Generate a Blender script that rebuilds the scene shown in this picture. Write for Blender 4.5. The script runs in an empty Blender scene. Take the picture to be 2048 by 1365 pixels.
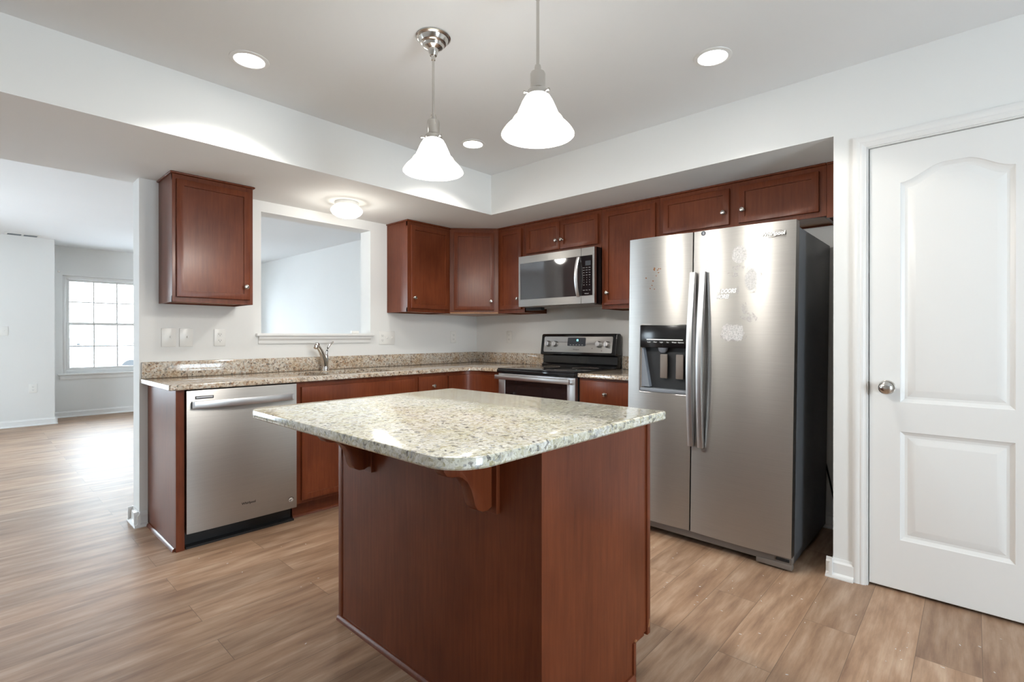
import bpy, bmesh, math, random
from math import sin, cos, pi, radians
from mathutils import Vector, Matrix

random.seed(7)
S = bpy.context.scene
COL = S.collection

# ------------------------------------------------------------------ camera, world, exposure
TH = 0.8365
cam_d = bpy.data.cameras.new('camera')
cam = bpy.data.objects.new('camera', cam_d); COL.objects.link(cam)
cam.location = (-3.5484, -3.7961, 1.1682)
cam.rotation_euler = (pi/2 - 0.0014, 0.0, -TH)
cam_d.sensor_fit = 'HORIZONTAL'; cam_d.sensor_width = 36.0
cam_d.lens = 1005.657/2048*36.0
cam_d.shift_x = -(1038.616-1024)/2048
cam_d.shift_y = -(682.5-674.126)/2048
cam_d.clip_start = 0.05; cam_d.clip_end = 200
S.camera = cam

world = bpy.data.worlds.new('sky'); S.world = world; world.use_nodes = True
wn = world.node_tree.nodes; wl = world.node_tree.links
wbg = wn['Background']; wbg.inputs['Color'].default_value = (0.79, 0.905, 1.0, 1); wbg.inputs['Strength'].default_value = 14.0

S.view_settings.view_transform = 'Standard'; S.view_settings.look = 'None'
S.view_settings.gamma = 1.0; S.view_settings.use_curve_mapping = False
S.view_settings.exposure = 0.43

WARM = (1.0, 0.962, 0.89)
P_CAN, P_PEND, P_FLUSH = 19.0, 18.0, 4.5
def portal(name, loc, rot, sx, sy):
    l = bpy.data.lights.new(name, 'AREA'); l.shape = 'RECTANGLE'; l.size = sx; l.size_y = sy
    l.cycles.is_portal = True
    o = bpy.data.objects.new(name, l); o.location = loc; o.rotation_euler = rot; COL.objects.link(o)
portal('window_daylight', (-2.10, 6.02, 1.335), (-pi/2, 0, 0), 0.96, 1.44)
portal('window_daylight', (-0.95, 6.02, 1.335), (-pi/2, 0, 0), 0.96, 1.44)  # portal of the added bay window
portal('window_daylight', (-6.34, 2.6, 1.2), (0, -pi/2, 0), 1.9, 1.4)  # portal of the added side window
portal('window_daylight', (-4.90, 5.44, 1.2), (-pi/2, 0, 0), 1.8, 1.9)  # portal of the added window in the outlet wall
portal('window_daylight', (-2.6, -6.64, 1.2), (pi/2, 0, 0), 1.2, 1.9)  # portal of the added window behind the camera

# ------------------------------------------------------------------ materials
def mat(name):
    m = bpy.data.materials.new(name); m.use_nodes = True
    nt = m.node_tree; b = nt.nodes['Principled BSDF']
    return m, nt, b
def setp(b, **k):
    for n, v in k.items():
        n = n.replace('_', ' ')
        b.inputs[n].default_value = v if not (isinstance(v, tuple) and len(v) == 3) else (*v, 1)
def nd(nt, t, **k):
    n = nt.nodes.new(t)
    for a, v in k.items(): setattr(n, a, v)
    return n
def ramp(nt, stops, interp='LINEAR'):
    r = nd(nt, 'ShaderNodeValToRGB'); cr = r.color_ramp; cr.interpolation = interp
    while len(cr.elements) < len(stops): cr.elements.new(0.5)
    for e, (p, c) in zip(cr.elements, stops): e.position = p; e.color = (*c, 1)
    return r
def coords(nt, scale=(1, 1, 1), kind='Object', rot=(0, 0, 0)):
    t = nd(nt, 'ShaderNodeTexCoord'); mp = nd(nt, 'ShaderNodeMapping')
    mp.inputs['Scale'].default_value = scale; mp.inputs['Rotation'].default_value = rot
    nt.links.new(t.outputs[kind], mp.inputs['Vector']); return mp.outputs['Vector']
def noise(nt, vec, scale, detail=3, rough=0.5):
    n = nd(nt, 'ShaderNodeTexNoise'); n.inputs['Scale'].default_value = scale
    n.inputs['Detail'].default_value = detail; n.inputs['Roughness'].default_value = rough
    nt.links.new(vec, n.inputs['Vector']); return n.outputs['Fac']
def mix(nt, fac, a, b, blend='MIX'):
    m = nd(nt, 'ShaderNodeMix', data_type='RGBA', blend_type=blend)
    for s, v in ((m.inputs[0], fac), (m.inputs[6], a), (m.inputs[7], b)):
        if hasattr(v, 'is_output') or isinstance(v, bpy.types.NodeSocket): nt.links.new(v, s)
        elif isinstance(v, tuple): s.default_value = (*v, 1)
        else: s.default_value = v
    return m.outputs[2]
def bump(nt, b, h, dist=0.001, strength=0.3):
    n = nd(nt, 'ShaderNodeBump'); n.inputs['Distance'].default_value = dist; n.inputs['Strength'].default_value = strength
    nt.links.new(h, n.inputs['Height']); nt.links.new(n.outputs['Normal'], b.inputs['Normal'])

def flat_paint(name, col, rough=0.85, tex=0.0):
    m, nt, b = mat(name); setp(b, Roughness=rough)
    v = coords(nt)
    f = noise(nt, v, 2.2, 2)
    c = mix(nt, f, tuple(x*0.985 for x in col), tuple(min(1, x*1.015) for x in col))
    nt.links.new(c, b.inputs['Base Color'])
    if tex: bump(nt, b, noise(nt, v, 260, 2), 0.0006, tex)
    return m
M_WALL = flat_paint('wall paint', (0.80, 0.80, 0.785), 0.8, 0.12)
M_CEIL = flat_paint('ceiling paint', (0.82, 0.832, 0.84), 0.9, 0.12)
M_TRIM = flat_paint('white trim enamel', (0.82, 0.815, 0.80), 0.32)
M_PLATE = flat_paint('white plastic', (0.83, 0.82, 0.79), 0.3)

def wood(name, dark, light, coat=0.12):
    m, nt, b = mat(name)
    v = coords(nt, (26, 26, 1.6))
    g = noise(nt, v, 3.0, 5, 0.65)
    blot = noise(nt, coords(nt, (1, 1, 0.7)), 4.5, 3, 0.55)
    r1 = ramp(nt, [(0.22, dark), (0.80, light)]); nt.links.new(g, r1.inputs[0])
    r2 = ramp(nt, [(0.25, (0.72, 0.66, 0.62)), (0.75, (1.2, 1.22, 1.2))]); nt.links.new(blot, r2.inputs[0])
    c = mix(nt, 1.0, r1.outputs[0], r2.outputs[0], 'MULTIPLY')
    nt.links.new(c, b.inputs['Base Color'])
    setp(b, Roughness=0.33, Coat_Weight=coat, Coat_Roughness=0.2, Specular_IOR_Level=0.26)
    bump(nt, b, g, 0.0004, 0.12)
    return m
M_WOOD = wood('cherry stained maple', (0.110, 0.0240, 0.0092), (0.190, 0.0500, 0.0190))
M_WOODIN = wood('natural cabinet underside', (0.34, 0.16, 0.075), (0.42, 0.21, 0.10), 0.1)
M_TOE = flat_paint('dark toe kick', (0.045, 0.012, 0.010), 0.5)

def granite(name, stops, vein):
    m, nt, b = mat(name)
    v = coords(nt)
    warp = nd(nt, 'ShaderNodeTexNoise'); warp.inputs['Scale'].default_value = 60; nt.links.new(v, warp.inputs['Vector'])
    va = nd(nt, 'ShaderNodeVectorMath', operation='MULTIPLY_ADD'); va.inputs[1].default_value = (0.018,)*3
    nt.links.new(warp.outputs['Color'], va.inputs[0]); nt.links.new(v, va.inputs[2])
    vo = nd(nt, 'ShaderNodeTexVoronoi'); vo.inputs['Scale'].default_value = 105; nt.links.new(va.outputs[0], vo.inputs['Vector'])
    sep = nd(nt, 'ShaderNodeSeparateColor'); nt.links.new(vo.outputs['Color'], sep.inputs[0])
    r = ramp(nt, stops, 'CONSTANT'); nt.links.new(sep.outputs[0], r.inputs[0])
    vo2 = nd(nt, 'ShaderNodeTexVoronoi'); vo2.inputs['Scale'].default_value = 230; nt.links.new(va.outputs[0], vo2.inputs['Vector'])
    sep2 = nd(nt, 'ShaderNodeSeparateColor'); nt.links.new(vo2.outputs['Color'], sep2.inputs[0])
    r2 = ramp(nt, stops[2:] + [(0.99, stops[0][1])], 'CONSTANT'); nt.links.new(sep2.outputs[1], r2.inputs[0])
    c1 = mix(nt, 0.32, r.outputs[0], r2.outputs[0])
    patch = noise(nt, v, 9, 3, 0.6)
    rp = ramp(nt, [(0.40, (1.0, 1.0, 1.0)), (0.68, vein)]); nt.links.new(patch, rp.inputs[0])
    c = mix(nt, 1.0, c1, rp.outputs[0], 'MULTIPLY')
    nt.links.new(c, b.inputs['Base Color'])
    setp(b, Roughness=0.12, IOR=1.5, Coat_Weight=0.3, Coat_Roughness=0.05)
    return m
M_GRAN = granite('speckled tan granite', [(0.0, (0.60, 0.53, 0.44)), (0.26, (0.44, 0.36, 0.27)), (0.44, (0.68, 0.64, 0.57)),
    (0.60, (0.34, 0.20, 0.12)), (0.72, (0.52, 0.48, 0.42)), (0.84, (0.13, 0.075, 0.05)), (0.91, (0.30, 0.29, 0.27)), (0.965, (0.03, 0.025, 0.025))], (0.88, 0.76, 0.62))
M_GRANI = granite('speckled cream granite', [(0.0, (0.67, 0.655, 0.58)), (0.27, (0.55, 0.52, 0.41)), (0.45, (0.78, 0.775, 0.73)),
    (0.64, (0.45, 0.41, 0.26)), (0.75, (0.58, 0.57, 0.54)), (0.86, (0.19, 0.17, 0.15)), (0.92, (0.35, 0.36, 0.365)), (0.972, (0.045, 0.045, 0.05))], (0.93, 0.92, 0.80))

def steel(name, col, rough, aniso=0.0, streak=0.0, horiz=True):
    m, nt, b = mat(name); setp(b, Metallic=1.0, Roughness=rough, Base_Color=col)
    if aniso:
        tg = nd(nt, 'ShaderNodeTangent', direction_type='RADIAL', axis='Z')
        nt.links.new(tg.outputs[0], b.inputs['Tangent'])
        b.inputs['Anisotropic'].default_value = aniso
        b.inputs['Anisotropic Rotation'].default_value = 0.25
    if streak:
        v = coords(nt, (6, 6, 700) if horiz else (500, 500, 3))
        f = noise(nt, v, 1.0, 3, 0.6)
        r = ramp(nt, [(0.3, tuple(x*(1-streak) for x in col)), (0.7, tuple(min(1, x*(1+streak)) for x in col))])
        nt.links.new(f, r.inputs[0]); nt.links.new(r.outputs[0], b.inputs['Base Color'])
    return m
M_STEEL = steel('brushed stainless', (0.40, 0.39, 0.375), 0.36, 0.8, 0.05)
M_HANDLE = steel('satin handle steel', (0.64, 0.64, 0.65), 0.36)
M_NICKEL = steel('brushed nickel', (0.64, 0.62, 0.59), 0.20)
M_CHROME = steel('polished chrome', (0.78, 0.77, 0.76), 0.09)
M_SINK = steel('sink steel', (0.5, 0.48, 0.44), 0.35)

def simple(name, col, rough=0.4, **k):
    m, nt, b = mat(name)
    f = noise(nt, coords(nt), 14, 2)
    nt.links.new(mix(nt, f, tuple(x*0.96 for x in col), tuple(min(1, x*1.04) for x in col)), b.inputs['Base Color'])
    setp(b, Roughness=rough, **k); return m
M_FRSIDE = simple('charcoal appliance side', (0.085, 0.088, 0.095), 0.42)
M_BLACK = simple('black appliance enamel', (0.006, 0.006, 0.007), 0.16)
M_BLACKM = simple('matte black plastic', (0.012, 0.013, 0.015), 0.5)
M_GLASSB = simple('black ceramic glass', (0.010, 0.010, 0.012), 0.06)
M_MWGL = simple('tinted microwave glass', (0.035, 0.032, 0.034), 0.05, Specular_IOR_Level=1.0)
M_OVENW = simple('smoked oven glass', (0.020, 0.013, 0.013), 0.06)
M_GREYPL = simple('taupe grey plastic', (0.31, 0.26, 0.225), 0.38)
M_GREYPD = simple('dark grille plastic', (0.17, 0.142, 0.122), 0.42)
M_SLATE = simple('slate blue plastic', (0.20, 0.22, 0.25), 0.4)
M_WHITEINK = simple('white print', (0.80, 0.80, 0.80), 0.5)
M_DARKINK = simple('dark print', (0.02, 0.018, 0.018), 0.5)
M_BADGE = simple('dark blue badge', (0.025, 0.030, 0.042), 0.3)
M_ORING = simple('rust brown stain', (0.24, 0.095, 0.025), 0.6)
M_VENTD = simple('vent shadow grey', (0.22, 0.24, 0.26), 0.6)
M_CORD = simple('black rubber', (0.01, 0.01, 0.01), 0.55)
M_ASPHALT = simple('pale asphalt', (0.50, 0.50, 0.52), 0.9)
M_CARP = simple('silver car paint', (0.60, 0.63, 0.68), 0.3)
M_CARG = simple('car glass', (0.16, 0.19, 0.24), 0.1)
M_RAIL = simple('grey painted metal', (0.35, 0.40, 0.46), 0.4)

def residue():
    m, nt, b = mat('sticker residue')
    setp(b, Base_Color=(0.78, 0.76, 0.75), Roughness=0.7)
    f = noise(nt, coords(nt), 120, 4, 0.7)
    r = ramp(nt, [(0.36, (0.42,)*3), (0.60, (0.78,)*3)]); nt.links.new(f, r.inputs[0])
    nt.links.new(r.outputs[0], b.inputs['Alpha']); return m
M_RESID = residue()
def smear():
    m, nt, b = mat('greasy smear')
    setp(b, Base_Color=(0.72, 0.70, 0.69), Roughness=0.6)
    f = noise(nt, coords(nt), 45, 4, 0.7)
    r = ramp(nt, [(0.42, (0.0,)*3), (0.66, (0.55,)*3)]); nt.links.new(f, r.inputs[0])
    nt.links.new(r.outputs[0], b.inputs['Alpha']); return m
M_SMEAR = smear()

def emit(name, col, s, base=(0.8, 0.8, 0.8)):
    m, nt, b = mat(name)
    f = noise(nt, coords(nt), 5, 1)
    nt.links.new(mix(nt, f, tuple(x*0.98 for x in col), col), b.inputs['Emission Color'])
    setp(b, Base_Color=base, Emission_Strength=s, Roughness=0.4); return m
M_CANE = emit('lamp lens', (1.0, 0.985, 0.96), 16.0)
M_SHADE = emit('glowing opal glass', (1.0, 0.985, 0.95), 4.5)
M_RIM = emit('amber glass rim', (1.0, 0.84, 0.52), 0.85)
M_DOME = emit('glowing frosted dome', (1.0, 0.95, 0.83), 2.4)
M_CYAN = emit('cyan clock digits', (0.25, 0.85, 1.0), 3.0, (0.02, 0.05, 0.06))

def glass():
    m = bpy.data.materials.new('window glass'); m.use_nodes = True; nt = m.node_tree; nt.nodes.clear()
    o = nd(nt, 'ShaderNodeOutputMaterial'); mx = nd(nt, 'ShaderNodeMixShader')
    t = nd(nt, 'ShaderNodeBsdfTransparent'); g = nd(nt, 'ShaderNodeBsdfGlossy'); g.inputs['Roughness'].default_value = 0.0
    fr = nd(nt, 'ShaderNodeFresnel'); fr.inputs['IOR'].default_value = 1.25
    t.inputs[0].default_value = (0.97, 0.985, 0.985, 1)
    for a, b_ in ((fr.outputs[0], mx.inputs[0]), (t.outputs[0], mx.inputs[1]), (g.outputs[0], mx.inputs[2]), (mx.outputs[0], o.inputs[0])): nt.links.new(a, b_)
    return m
M_GLASS = glass()

def floor_mat():
    m, nt, b = mat('vinyl wood planks')
    v = coords(nt)
    br = nd(nt, 'ShaderNodeTexBrick'); br.offset = 0.37; br.squash = 1.0
    for k, x in (('Scale', 1.0), ('Brick Width', 1.22), ('Row Height', 0.182), ('Mortar Size', 0.0011), ('Mortar Smooth', 0.3), ('Bias', 0.0)):
        br.inputs[k].default_value = x
    br.inputs['Color1'].default_value = (0, 0, 0, 1); br.inputs['Color2'].default_value = (1, 1, 1, 1); br.inputs['Mortar'].default_value = (0.5, 0.5, 0.5, 1)
    nt.links.new(v, br.inputs['Vector'])
    # grain offset per plank
    cx = nd(nt, 'ShaderNodeVectorMath', operation='MULTIPLY_ADD'); cx.inputs[1].default_value = (7.3, 3.1, 5.0)
    nt.links.new(br.outputs['Color'], cx.inputs[0]); nt.links.new(v, cx.inputs[2])
    def mapped(sc):
        mp = nd(nt, 'ShaderNodeMapping'); mp.inputs['Scale'].default_value = sc; nt.links.new(cx.outputs[0], mp.inputs['Vector']); return mp.outputs[0]
    g1 = noise(nt, mapped((1.3, 9, 1)), 2.4, 7, 0.60)
    g2 = noise(nt, mapped((3.0, 110, 1)), 2.0, 4, 0.65)
    g3 = noise(nt, mapped((1.2, 3.0, 1)), 2.0, 3, 0.55)
    r1 = ramp(nt, [(0.28, (0.228, 0.130, 0.080)), (0.50, (0.385, 0.246, 0.157)), (0.72, (0.520, 0.374, 0.268))]); nt.links.new(g1, r1.inputs[0])
    r2 = ramp(nt, [(0.30, (0.90, 0.89, 0.88)), (0.7, (1.06, 1.06, 1.06))]); nt.links.new(g2, r2.inputs[0])
    r3 = ramp(nt, [(0.30, (0.88, 0.83, 0.79)), (0.7, (1.06, 1.09, 1.12))]); nt.links.new(g3, r3.inputs[0])
    rp = ramp(nt, [(0.0, (0.84, 0.83, 0.83)), (1.0, (1.10, 1.09, 1.08))]); nt.links.new(br.outputs['Color'], rp.inputs[0])
    c = mix(nt, 1.0, r1.outputs[0], r2.outputs[0], 'MULTIPLY'); c = mix(nt, 1.0, c, r3.outputs[0], 'MULTIPLY'); c = mix(nt, 1.0, c, rp.outputs[0], 'MULTIPLY')
    c = mix(nt, br.outputs['Fac'], c, (0.16, 0.10, 0.065))
    nt.links.new(c, b.inputs['Base Color'])
    setp(b, Coat_Weight=0.06, Coat_Roughness=0.3)
    rr = ramp(nt, [(0.3, (0.43,)*3), (0.7, (0.52,)*3)]); nt.links.new(g2, rr.inputs[0]); nt.links.new(rr.outputs[0], b.inputs['Roughness'])
    inv = nd(nt, 'ShaderNodeMath', operation='MULTIPLY_ADD'); inv.inputs[1].default_value = -1.0
    nt.links.new(br.outputs['Fac'], inv.inputs[0]); nt.links.new(g2, inv.inputs[2])
    bump(nt, b, inv.outputs[0], 0.0006, 0.25)
    return m
M_FLOOR = floor_mat()

# ------------------------------------------------------------------ mesh helpers
def offset_loop(pts, d):
    """shrink a counter-clockwise 2d loop by d"""
    n = len(pts); out = []
    for i in range(n):
        p0, p, p1 = Vector(pts[i-1]), Vector(pts[i]), Vector(pts[(i+1) % n])
        a = (p-p0).normalized(); b = (p1-p).normalized()
        na = Vector((-a.y, a.x)); nb = Vector((-b.y, b.x))
        mvec = (na+nb); L = mvec.length
        mvec = mvec/L if L > 1e-6 else na
        k = d/max(0.3, mvec.dot(na))
        out.append((p.x+mvec.x*k, p.y+mvec.y*k))
    return out
def rounded(pts, rads, seg=8):
    n = len(pts); out = []
    for i in range(n):
        r = rads[i] if isinstance(rads, (list, tuple)) else rads
        p0, p, p1 = Vector(pts[i-1]), Vector(pts[i]), Vector(pts[(i+1) % n])
        if r <= 0: out.append(tuple(p)); continue
        a = (p0-p).normalized(); b = (p1-p).normalized()
        ang = a.angle(b); t = r/math.tan(ang/2)
        s, e = p+a*t, p+b*t
        c = p+(a+b).normalized()*(r/sin(ang/2))
        a0 = math.atan2(s.y-c.y, s.x-c.x); a1 = math.atan2(e.y-c.y, e.x-c.x)
        while a1-a0 > pi: a1 -= 2*pi
        while a1-a0 < -pi: a1 += 2*pi
        for k in range(seg+1):
            q = a0+(a1-a0)*k/seg; out.append((c.x+r*cos(q), c.y+r*sin(q)))
    return out
def rect(x0, x1, y0, y1): return [(x0, y0), (x1, y0), (x1, y1), (x0, y1)]
AX = {'xy': lambda a, b, c: (a, b, c), 'xz': lambda a, b, c: (a, c, b), 'yz': lambda a, b, c: (c, a, b)}

class MB:
    def __init__(s): s.bm = bmesh.new()
    def add(s, bm, M=None):
        bmesh.ops.recalc_face_normals(bm, faces=bm.faces[:])
        if M is not None: bmesh.ops.transform(bm, matrix=M, verts=bm.verts[:])
        me = bpy.data.meshes.new('t'); bm.to_mesh(me); bm.free(); s.bm.from_mesh(me); bpy.data.meshes.remove(me); return s
    def box(s, x0, x1, y0, y1, z0, z1, bev=0.0, seg=2, M=None):
        bm = bmesh.new(); bmesh.ops.create_cube(bm, size=1)
        for v in bm.verts:
            v.co = ((x0+x1)/2+v.co.x*abs(x1-x0), (y0+y1)/2+v.co.y*abs(y1-y0), (z0+z1)/2+v.co.z*abs(z1-z0))
        if bev: bmesh.ops.bevel(bm, geom=bm.edges[:], offset=bev, segments=seg, affect='EDGES', profile=0.5)
        return s.add(bm, M)
    def prism(s, pts, plane, a, b, bev=0.0, seg=2, M=None):
        bm = bmesh.new(); f = AX[plane]
        lo = [bm.verts.new(f(p[0], p[1], a)) for p in pts]; hi = [bm.verts.new(f(p[0], p[1], b)) for p in pts]
        n = len(pts)
        bm.faces.new(lo); bm.faces.new(hi)
        for i in range(n): bm.faces.new((lo[i], lo[(i+1) % n], hi[(i+1) % n], hi[i]))
        if bev:
            es = [e for e in bm.edges if (e.verts[0] in lo) == (e.verts[1] in lo)]
            bmesh.ops.recalc_face_normals(bm, faces=bm.faces[:])
            bmesh.ops.bevel(bm, geom=es, offset=bev, segments=seg, affect='EDGES', profile=0.5)
        return s.add(bm, M)
    def slab(s, outer, holes, z0, z1, ease=0.004, M=None):
        """horizontal stone slab with cut-outs and an eased top edge (outer is counter-clockwise)"""
        bm = bmesh.new()
        def loop(pts, z): return [bm.verts.new((p[0], p[1], z)) for p in pts]
        def ring(a, b):
            for i in range(len(a)): bm.faces.new((a[i], a[(i+1) % len(a)], b[(i+1) % len(a)], b[i]))
        def edges(l): return [bm.edges.get((l[i], l[(i+1) % len(l)])) or bm.edges.new((l[i], l[(i+1) % len(l)])) for i in range(len(l))]
        o_b = loop(offset_loop(outer, ease), z0); o_b2 = loop(outer, z0+ease); o_m = loop(outer, z1-ease)
        o_m2 = loop(offset_loop(outer, ease*0.3), z1-ease*0.3); o_t = loop(offset_loop(outer, ease), z1)
        ring(o_b, o_b2); ring(o_b2, o_m); ring(o_m, o_m2); ring(o_m2, o_t)
        te, be = edges(o_t), edges(o_b)
        for h in holes:
            a, b = loop(h, z1), loop(h, z0); ring(a, b); te += edges(a); be += edges(b)
        bmesh.ops.triangle_fill(bm, use_beauty=True, edges=te); bmesh.ops.triangle_fill(bm, use_beauty=True, edges=be)
        return s.add(bm, M)
    def lathe(s, prof, c=(0, 0, 0), axis='z', seg=32, M=None):
        bm = bmesh.new(); rings = []
        for r, h in prof:
            if r < 1e-6: rings.append([bm.verts.new((0, 0, h))])
            else: rings.append([bm.verts.new((r*cos(2*pi*i/seg), r*sin(2*pi*i/seg), h)) for i in range(seg)])
        for a, b in zip(rings, rings[1:]):
            for i in range(seg):
                j = (i+1) % seg
                q = ([a[0]] if len(a) == 1 else [a[i], a[j]]) + ([b[0]] if len(b) == 1 else [b[j], b[i]])
                if len(q) > 2: bm.faces.new(q)
        R = {'z': Matrix(), 'x': Matrix.Rotation(pi/2, 4, 'Y'), '-x': Matrix.Rotation(-pi/2, 4, 'Y'), '-y': Matrix.Rotation(pi/2, 4, 'X')}[axis]
        T = Matrix.Translation(c) @ R
        return s.add(bm, M @ T if M is not None else T)
    def tube(s, path, rad, seg=10, flat=None, M=None):
        bm = bmesh.new(); rings = []; P = [Vector(p) for p in path]; n = len(P)
        up = Vector((0, 0, 1))
        for i, p in enumerate(P):
            t = (P[min(i+1, n-1)]-P[max(i-1, 0)]).normalized()
            ref = up if abs(t.dot(up)) < 0.95 else Vector((1, 0, 0))
            a = t.cross(ref).normalized(); b = a.cross(t).normalized()
            r = rad[i] if isinstance(rad, (list, tuple)) else rad
            fa = flat if flat else 1.0
            rings.append([bm.verts.new(p+a*(r*fa*cos(2*pi*k/seg))+b*(r*sin(2*pi*k/seg))) for k in range(seg)])
        for a, b in zip(rings, rings[1:]):
            for k in range(seg): bm.faces.new((a[k], a[(k+1) % seg], b[(k+1) % seg], b[k]))
        bm.faces.new(rings[0]); bm.faces.new(rings[-1])
        return s.add(bm, M)
    def shaker(s, x0, x1, z0, z1, yf, t=0.019, rail=0.055, rec=0.008, M=None):
        """framed door with a recessed flat panel, front facing -y at y=yf"""
        bm = bmesh.new(); bmesh.ops.create_cube(bm, size=1)
        for v in bm.verts:
            v.co = ((x0+x1)/2+v.co.x*(x1-x0), yf+t/2+v.co.y*t, (z0+z1)/2+v.co.z*(z1-z0))
        bmesh.ops.recalc_face_normals(bm, faces=bm.faces[:])
        f = [f for f in bm.faces if f.normal.y < -0.9]
        rim = list(f[0].edges)
        if rail:
            bmesh.ops.inset_region(bm, faces=f, thickness=rail, depth=0)
            bmesh.ops.inset_region(bm, faces=f, thickness=0.0015, depth=-rec)
        bmesh.ops.bevel(bm, geom=rim, offset=0.0025, segments=2, affect='EDGES', profile=0.5)
        return s.add(bm, M)
    def poly(s, pts):
        bm = bmesh.new(); bm.faces.new([bm.verts.new(p) for p in pts]); return s.add(bm)
    def build(s, name, m, parent=None, origin=None, smooth=35):
        me = bpy.data.meshes.new(name)
        if origin is not None: bmesh.ops.translate(s.bm, verts=s.bm.verts[:], vec=-Vector(origin))
        s.bm.to_mesh(me); s.bm.free()
        me.materials.append(m)
        if smooth:
            for p in me.polygons: p.use_smooth = True
            me.set_sharp_from_angle(angle=radians(smooth))
        o = bpy.data.objects.new(name, me); COL.objects.link(o)
        if origin is not None and parent is None: o.location = origin
        if parent is not None: o.parent = parent
        return o

def thing(name, label, cat, loc=(0, 0, 0), rz=0.0, group=None):
    o = bpy.data.objects.new(name, None); o.empty_display_size = 0.1; COL.objects.link(o)
    o.location = loc; o.rotation_euler = (0, 0, rz)
    return tag(o, label, cat, group)
def tag(o, label, cat, group=None, kind=None):
    o['label'] = label; o['category'] = cat
    if group: o['group'] = group
    if kind: o['kind'] = kind
    return o
def struct(o, label=None, cat=None):
    o['kind'] = 'structure'
    if label: o['label'] = label
    if cat: o['category'] = cat
    return o
def copy_tree(o, parent=None):
    c = o.copy(); COL.objects.link(c)
    if parent is not None: c.parent = parent
    for ch in list(o.children): copy_tree(ch, c)
    return c
def text(name, body, size, m, parent, M, shear=0.0, bold=0.0, extrude=0.0006, spacing=1.0, align='CENTER'):
    cu = bpy.data.curves.new(name, 'FONT'); cu.body = body; cu.size = size; cu.shear = shear; cu.offset = bold
    cu.extrude = extrude; cu.align_x = align; cu.align_y = 'CENTER'; cu.space_character = spacing; cu.resolution_u = 3
    tmp = bpy.data.objects.new('tmp', cu); COL.objects.link(tmp)
    dg = bpy.context.evaluated_depsgraph_get(); dg.update()
    me = bpy.data.meshes.new_from_object(tmp.evaluated_get(dg)); bpy.data.objects.remove(tmp)
    me.transform(M); me.name = name
    me.materials.clear(); me.materials.append(m)
    o = bpy.data.objects.new(name, me); COL.objects.link(o); o.parent = parent
    return o
# text planes: local x -> reading direction, local y -> up, local z -> outwards
def face_ny(x, y, z):   # on a face looking -y
    return Matrix.Translation((x, y, z)) @ Matrix(((1, 0, 0, 0), (0, 0, -1, 0), (0, 1, 0, 0), (0, 0, 0, 1)))
def face_nx(x, y, z):   # on a face looking -x
    return Matrix.Translation((x, y, z)) @ Matrix(((0, 0, -1, 0), (-1, 0, 0, 0), (0, 1, 0, 0), (0, 0, 0, 1)))

# ------------------------------------------------------------------ dimensions (metres)
ZC, ZS = 2.457, 2.141          # tray ceiling, soffit
SA, SB = 0.9255, 0.7055        # soffit depth from sink wall, from range wall
XE, WT = -2.8216, 0.155        # free end and thickness of the sink wall
YJ = -3.2905                   # pantry wall corner beside the fridge
XL, YB = -6.2, -6.5            # hidden walls
YF1, YF2, XR = 5.30, 5.88, 0.02
PX0, PX1, PZ0, PZ1 = -2.11, -1.228, 1.187, 2.063   # pass-through

# ------------------------------------------------------------------ the setting
struct(MB().box(XL-0.2, 0.3, YB-0.2, 6.1, -0.06, 0.0).build('floor', M_FLOOR, smooth=0))
struct(MB().box(XL-0.2, 0.3, YB-0.2, -SA+0.001, ZC, ZC+0.1).box(XL-0.2, 0.3, WT, 6.1, ZC, ZC+0.1).build('ceiling', M_CEIL, smooth=0))
soff = [(XL, -SA), (-SB, -SA), (-SB, YJ), (0.0, YJ), (0.0, WT), (XL, WT)]
struct(MB().prism(soff, 'xy', ZS, ZC+0.05).build('ceiling_soffit', M_WALL, smooth=0))
wb = MB()
wb.box(XE, PX0, 0, WT, 0, ZS).box(PX1, 0.16, 0, WT, 0, ZS).box(PX0, PX1, 0, WT, 0, PZ0).box(PX0, PX1, 0, WT, PZ1, ZS)
struct(wb.build('wall_back', M_WALL, smooth=0))
struct(MB().box(0, 0.16, YJ-0.12, 0, 0, ZC+0.05).build('wall_right', M_WALL, smooth=0))
DY0, DY1, DZ1 = -3.428, -4.046, 2.050
wp = MB()
wp.box(-SB, 0.0, YJ-0.115, YJ, 0, ZC+0.05)
wp.box(-SB, -SB+0.115, DY0, YJ-0.115, 0, ZC+0.05).box(-SB, -SB+0.115, YB, DY1, 0, ZC+0.05).box(-SB, -SB+0.115, DY1, DY0, DZ1, ZC+0.05)
struct(wp.build('wall_pantry', M_WALL, smooth=0))
struct(MB().box(0.0, 0.16, YB, YJ-0.12, 0, ZC+0.05).build('wall_pantry_inside', M_WALL, smooth=0))
# living room
XC1 = -2.722
W2 = (-5.8, -4.0, 0.25, 2.15)
W1 = (-2.585, -1.60, 0.625, 2.045)
W1B = (-1.45, -0.465, 0.625, 2.045)
def wall_y_with_window(mb, x0, x1, y0, y1, z1, w):
    mb.box(x0, w[0], y0, y1, 0, z1).box(w[1], x1, y0, y1, 0, z1).box(w[0], w[1], y0, y1, 0, w[2]).box(w[0], w[1], y0, y1, w[3], z1)
mb = MB(); wall_y_with_window(mb, XL, XC1, YF1, YF1+0.15, ZC, W2); mb.box(XC1-0.12, XC1, YF1+0.15, YF2+0.15, 0, ZC)
struct(mb.build('wall_living', M_WALL, smooth=0))
mb = MB(); wall_y_with_window(mb, XC1, -1.525, YF2, YF2+0.15, ZC, W1); wall_y_with_window(mb, -1.525, XR+0.16, YF2, YF2+0.15, ZC, W1B)
struct(mb.build('wall_bay', M_WALL, smooth=0))
struct(MB().box(XR, XR+0.16, WT, YF2, 0, ZC).build('wall_living_right', M_WALL, smooth=0))
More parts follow.
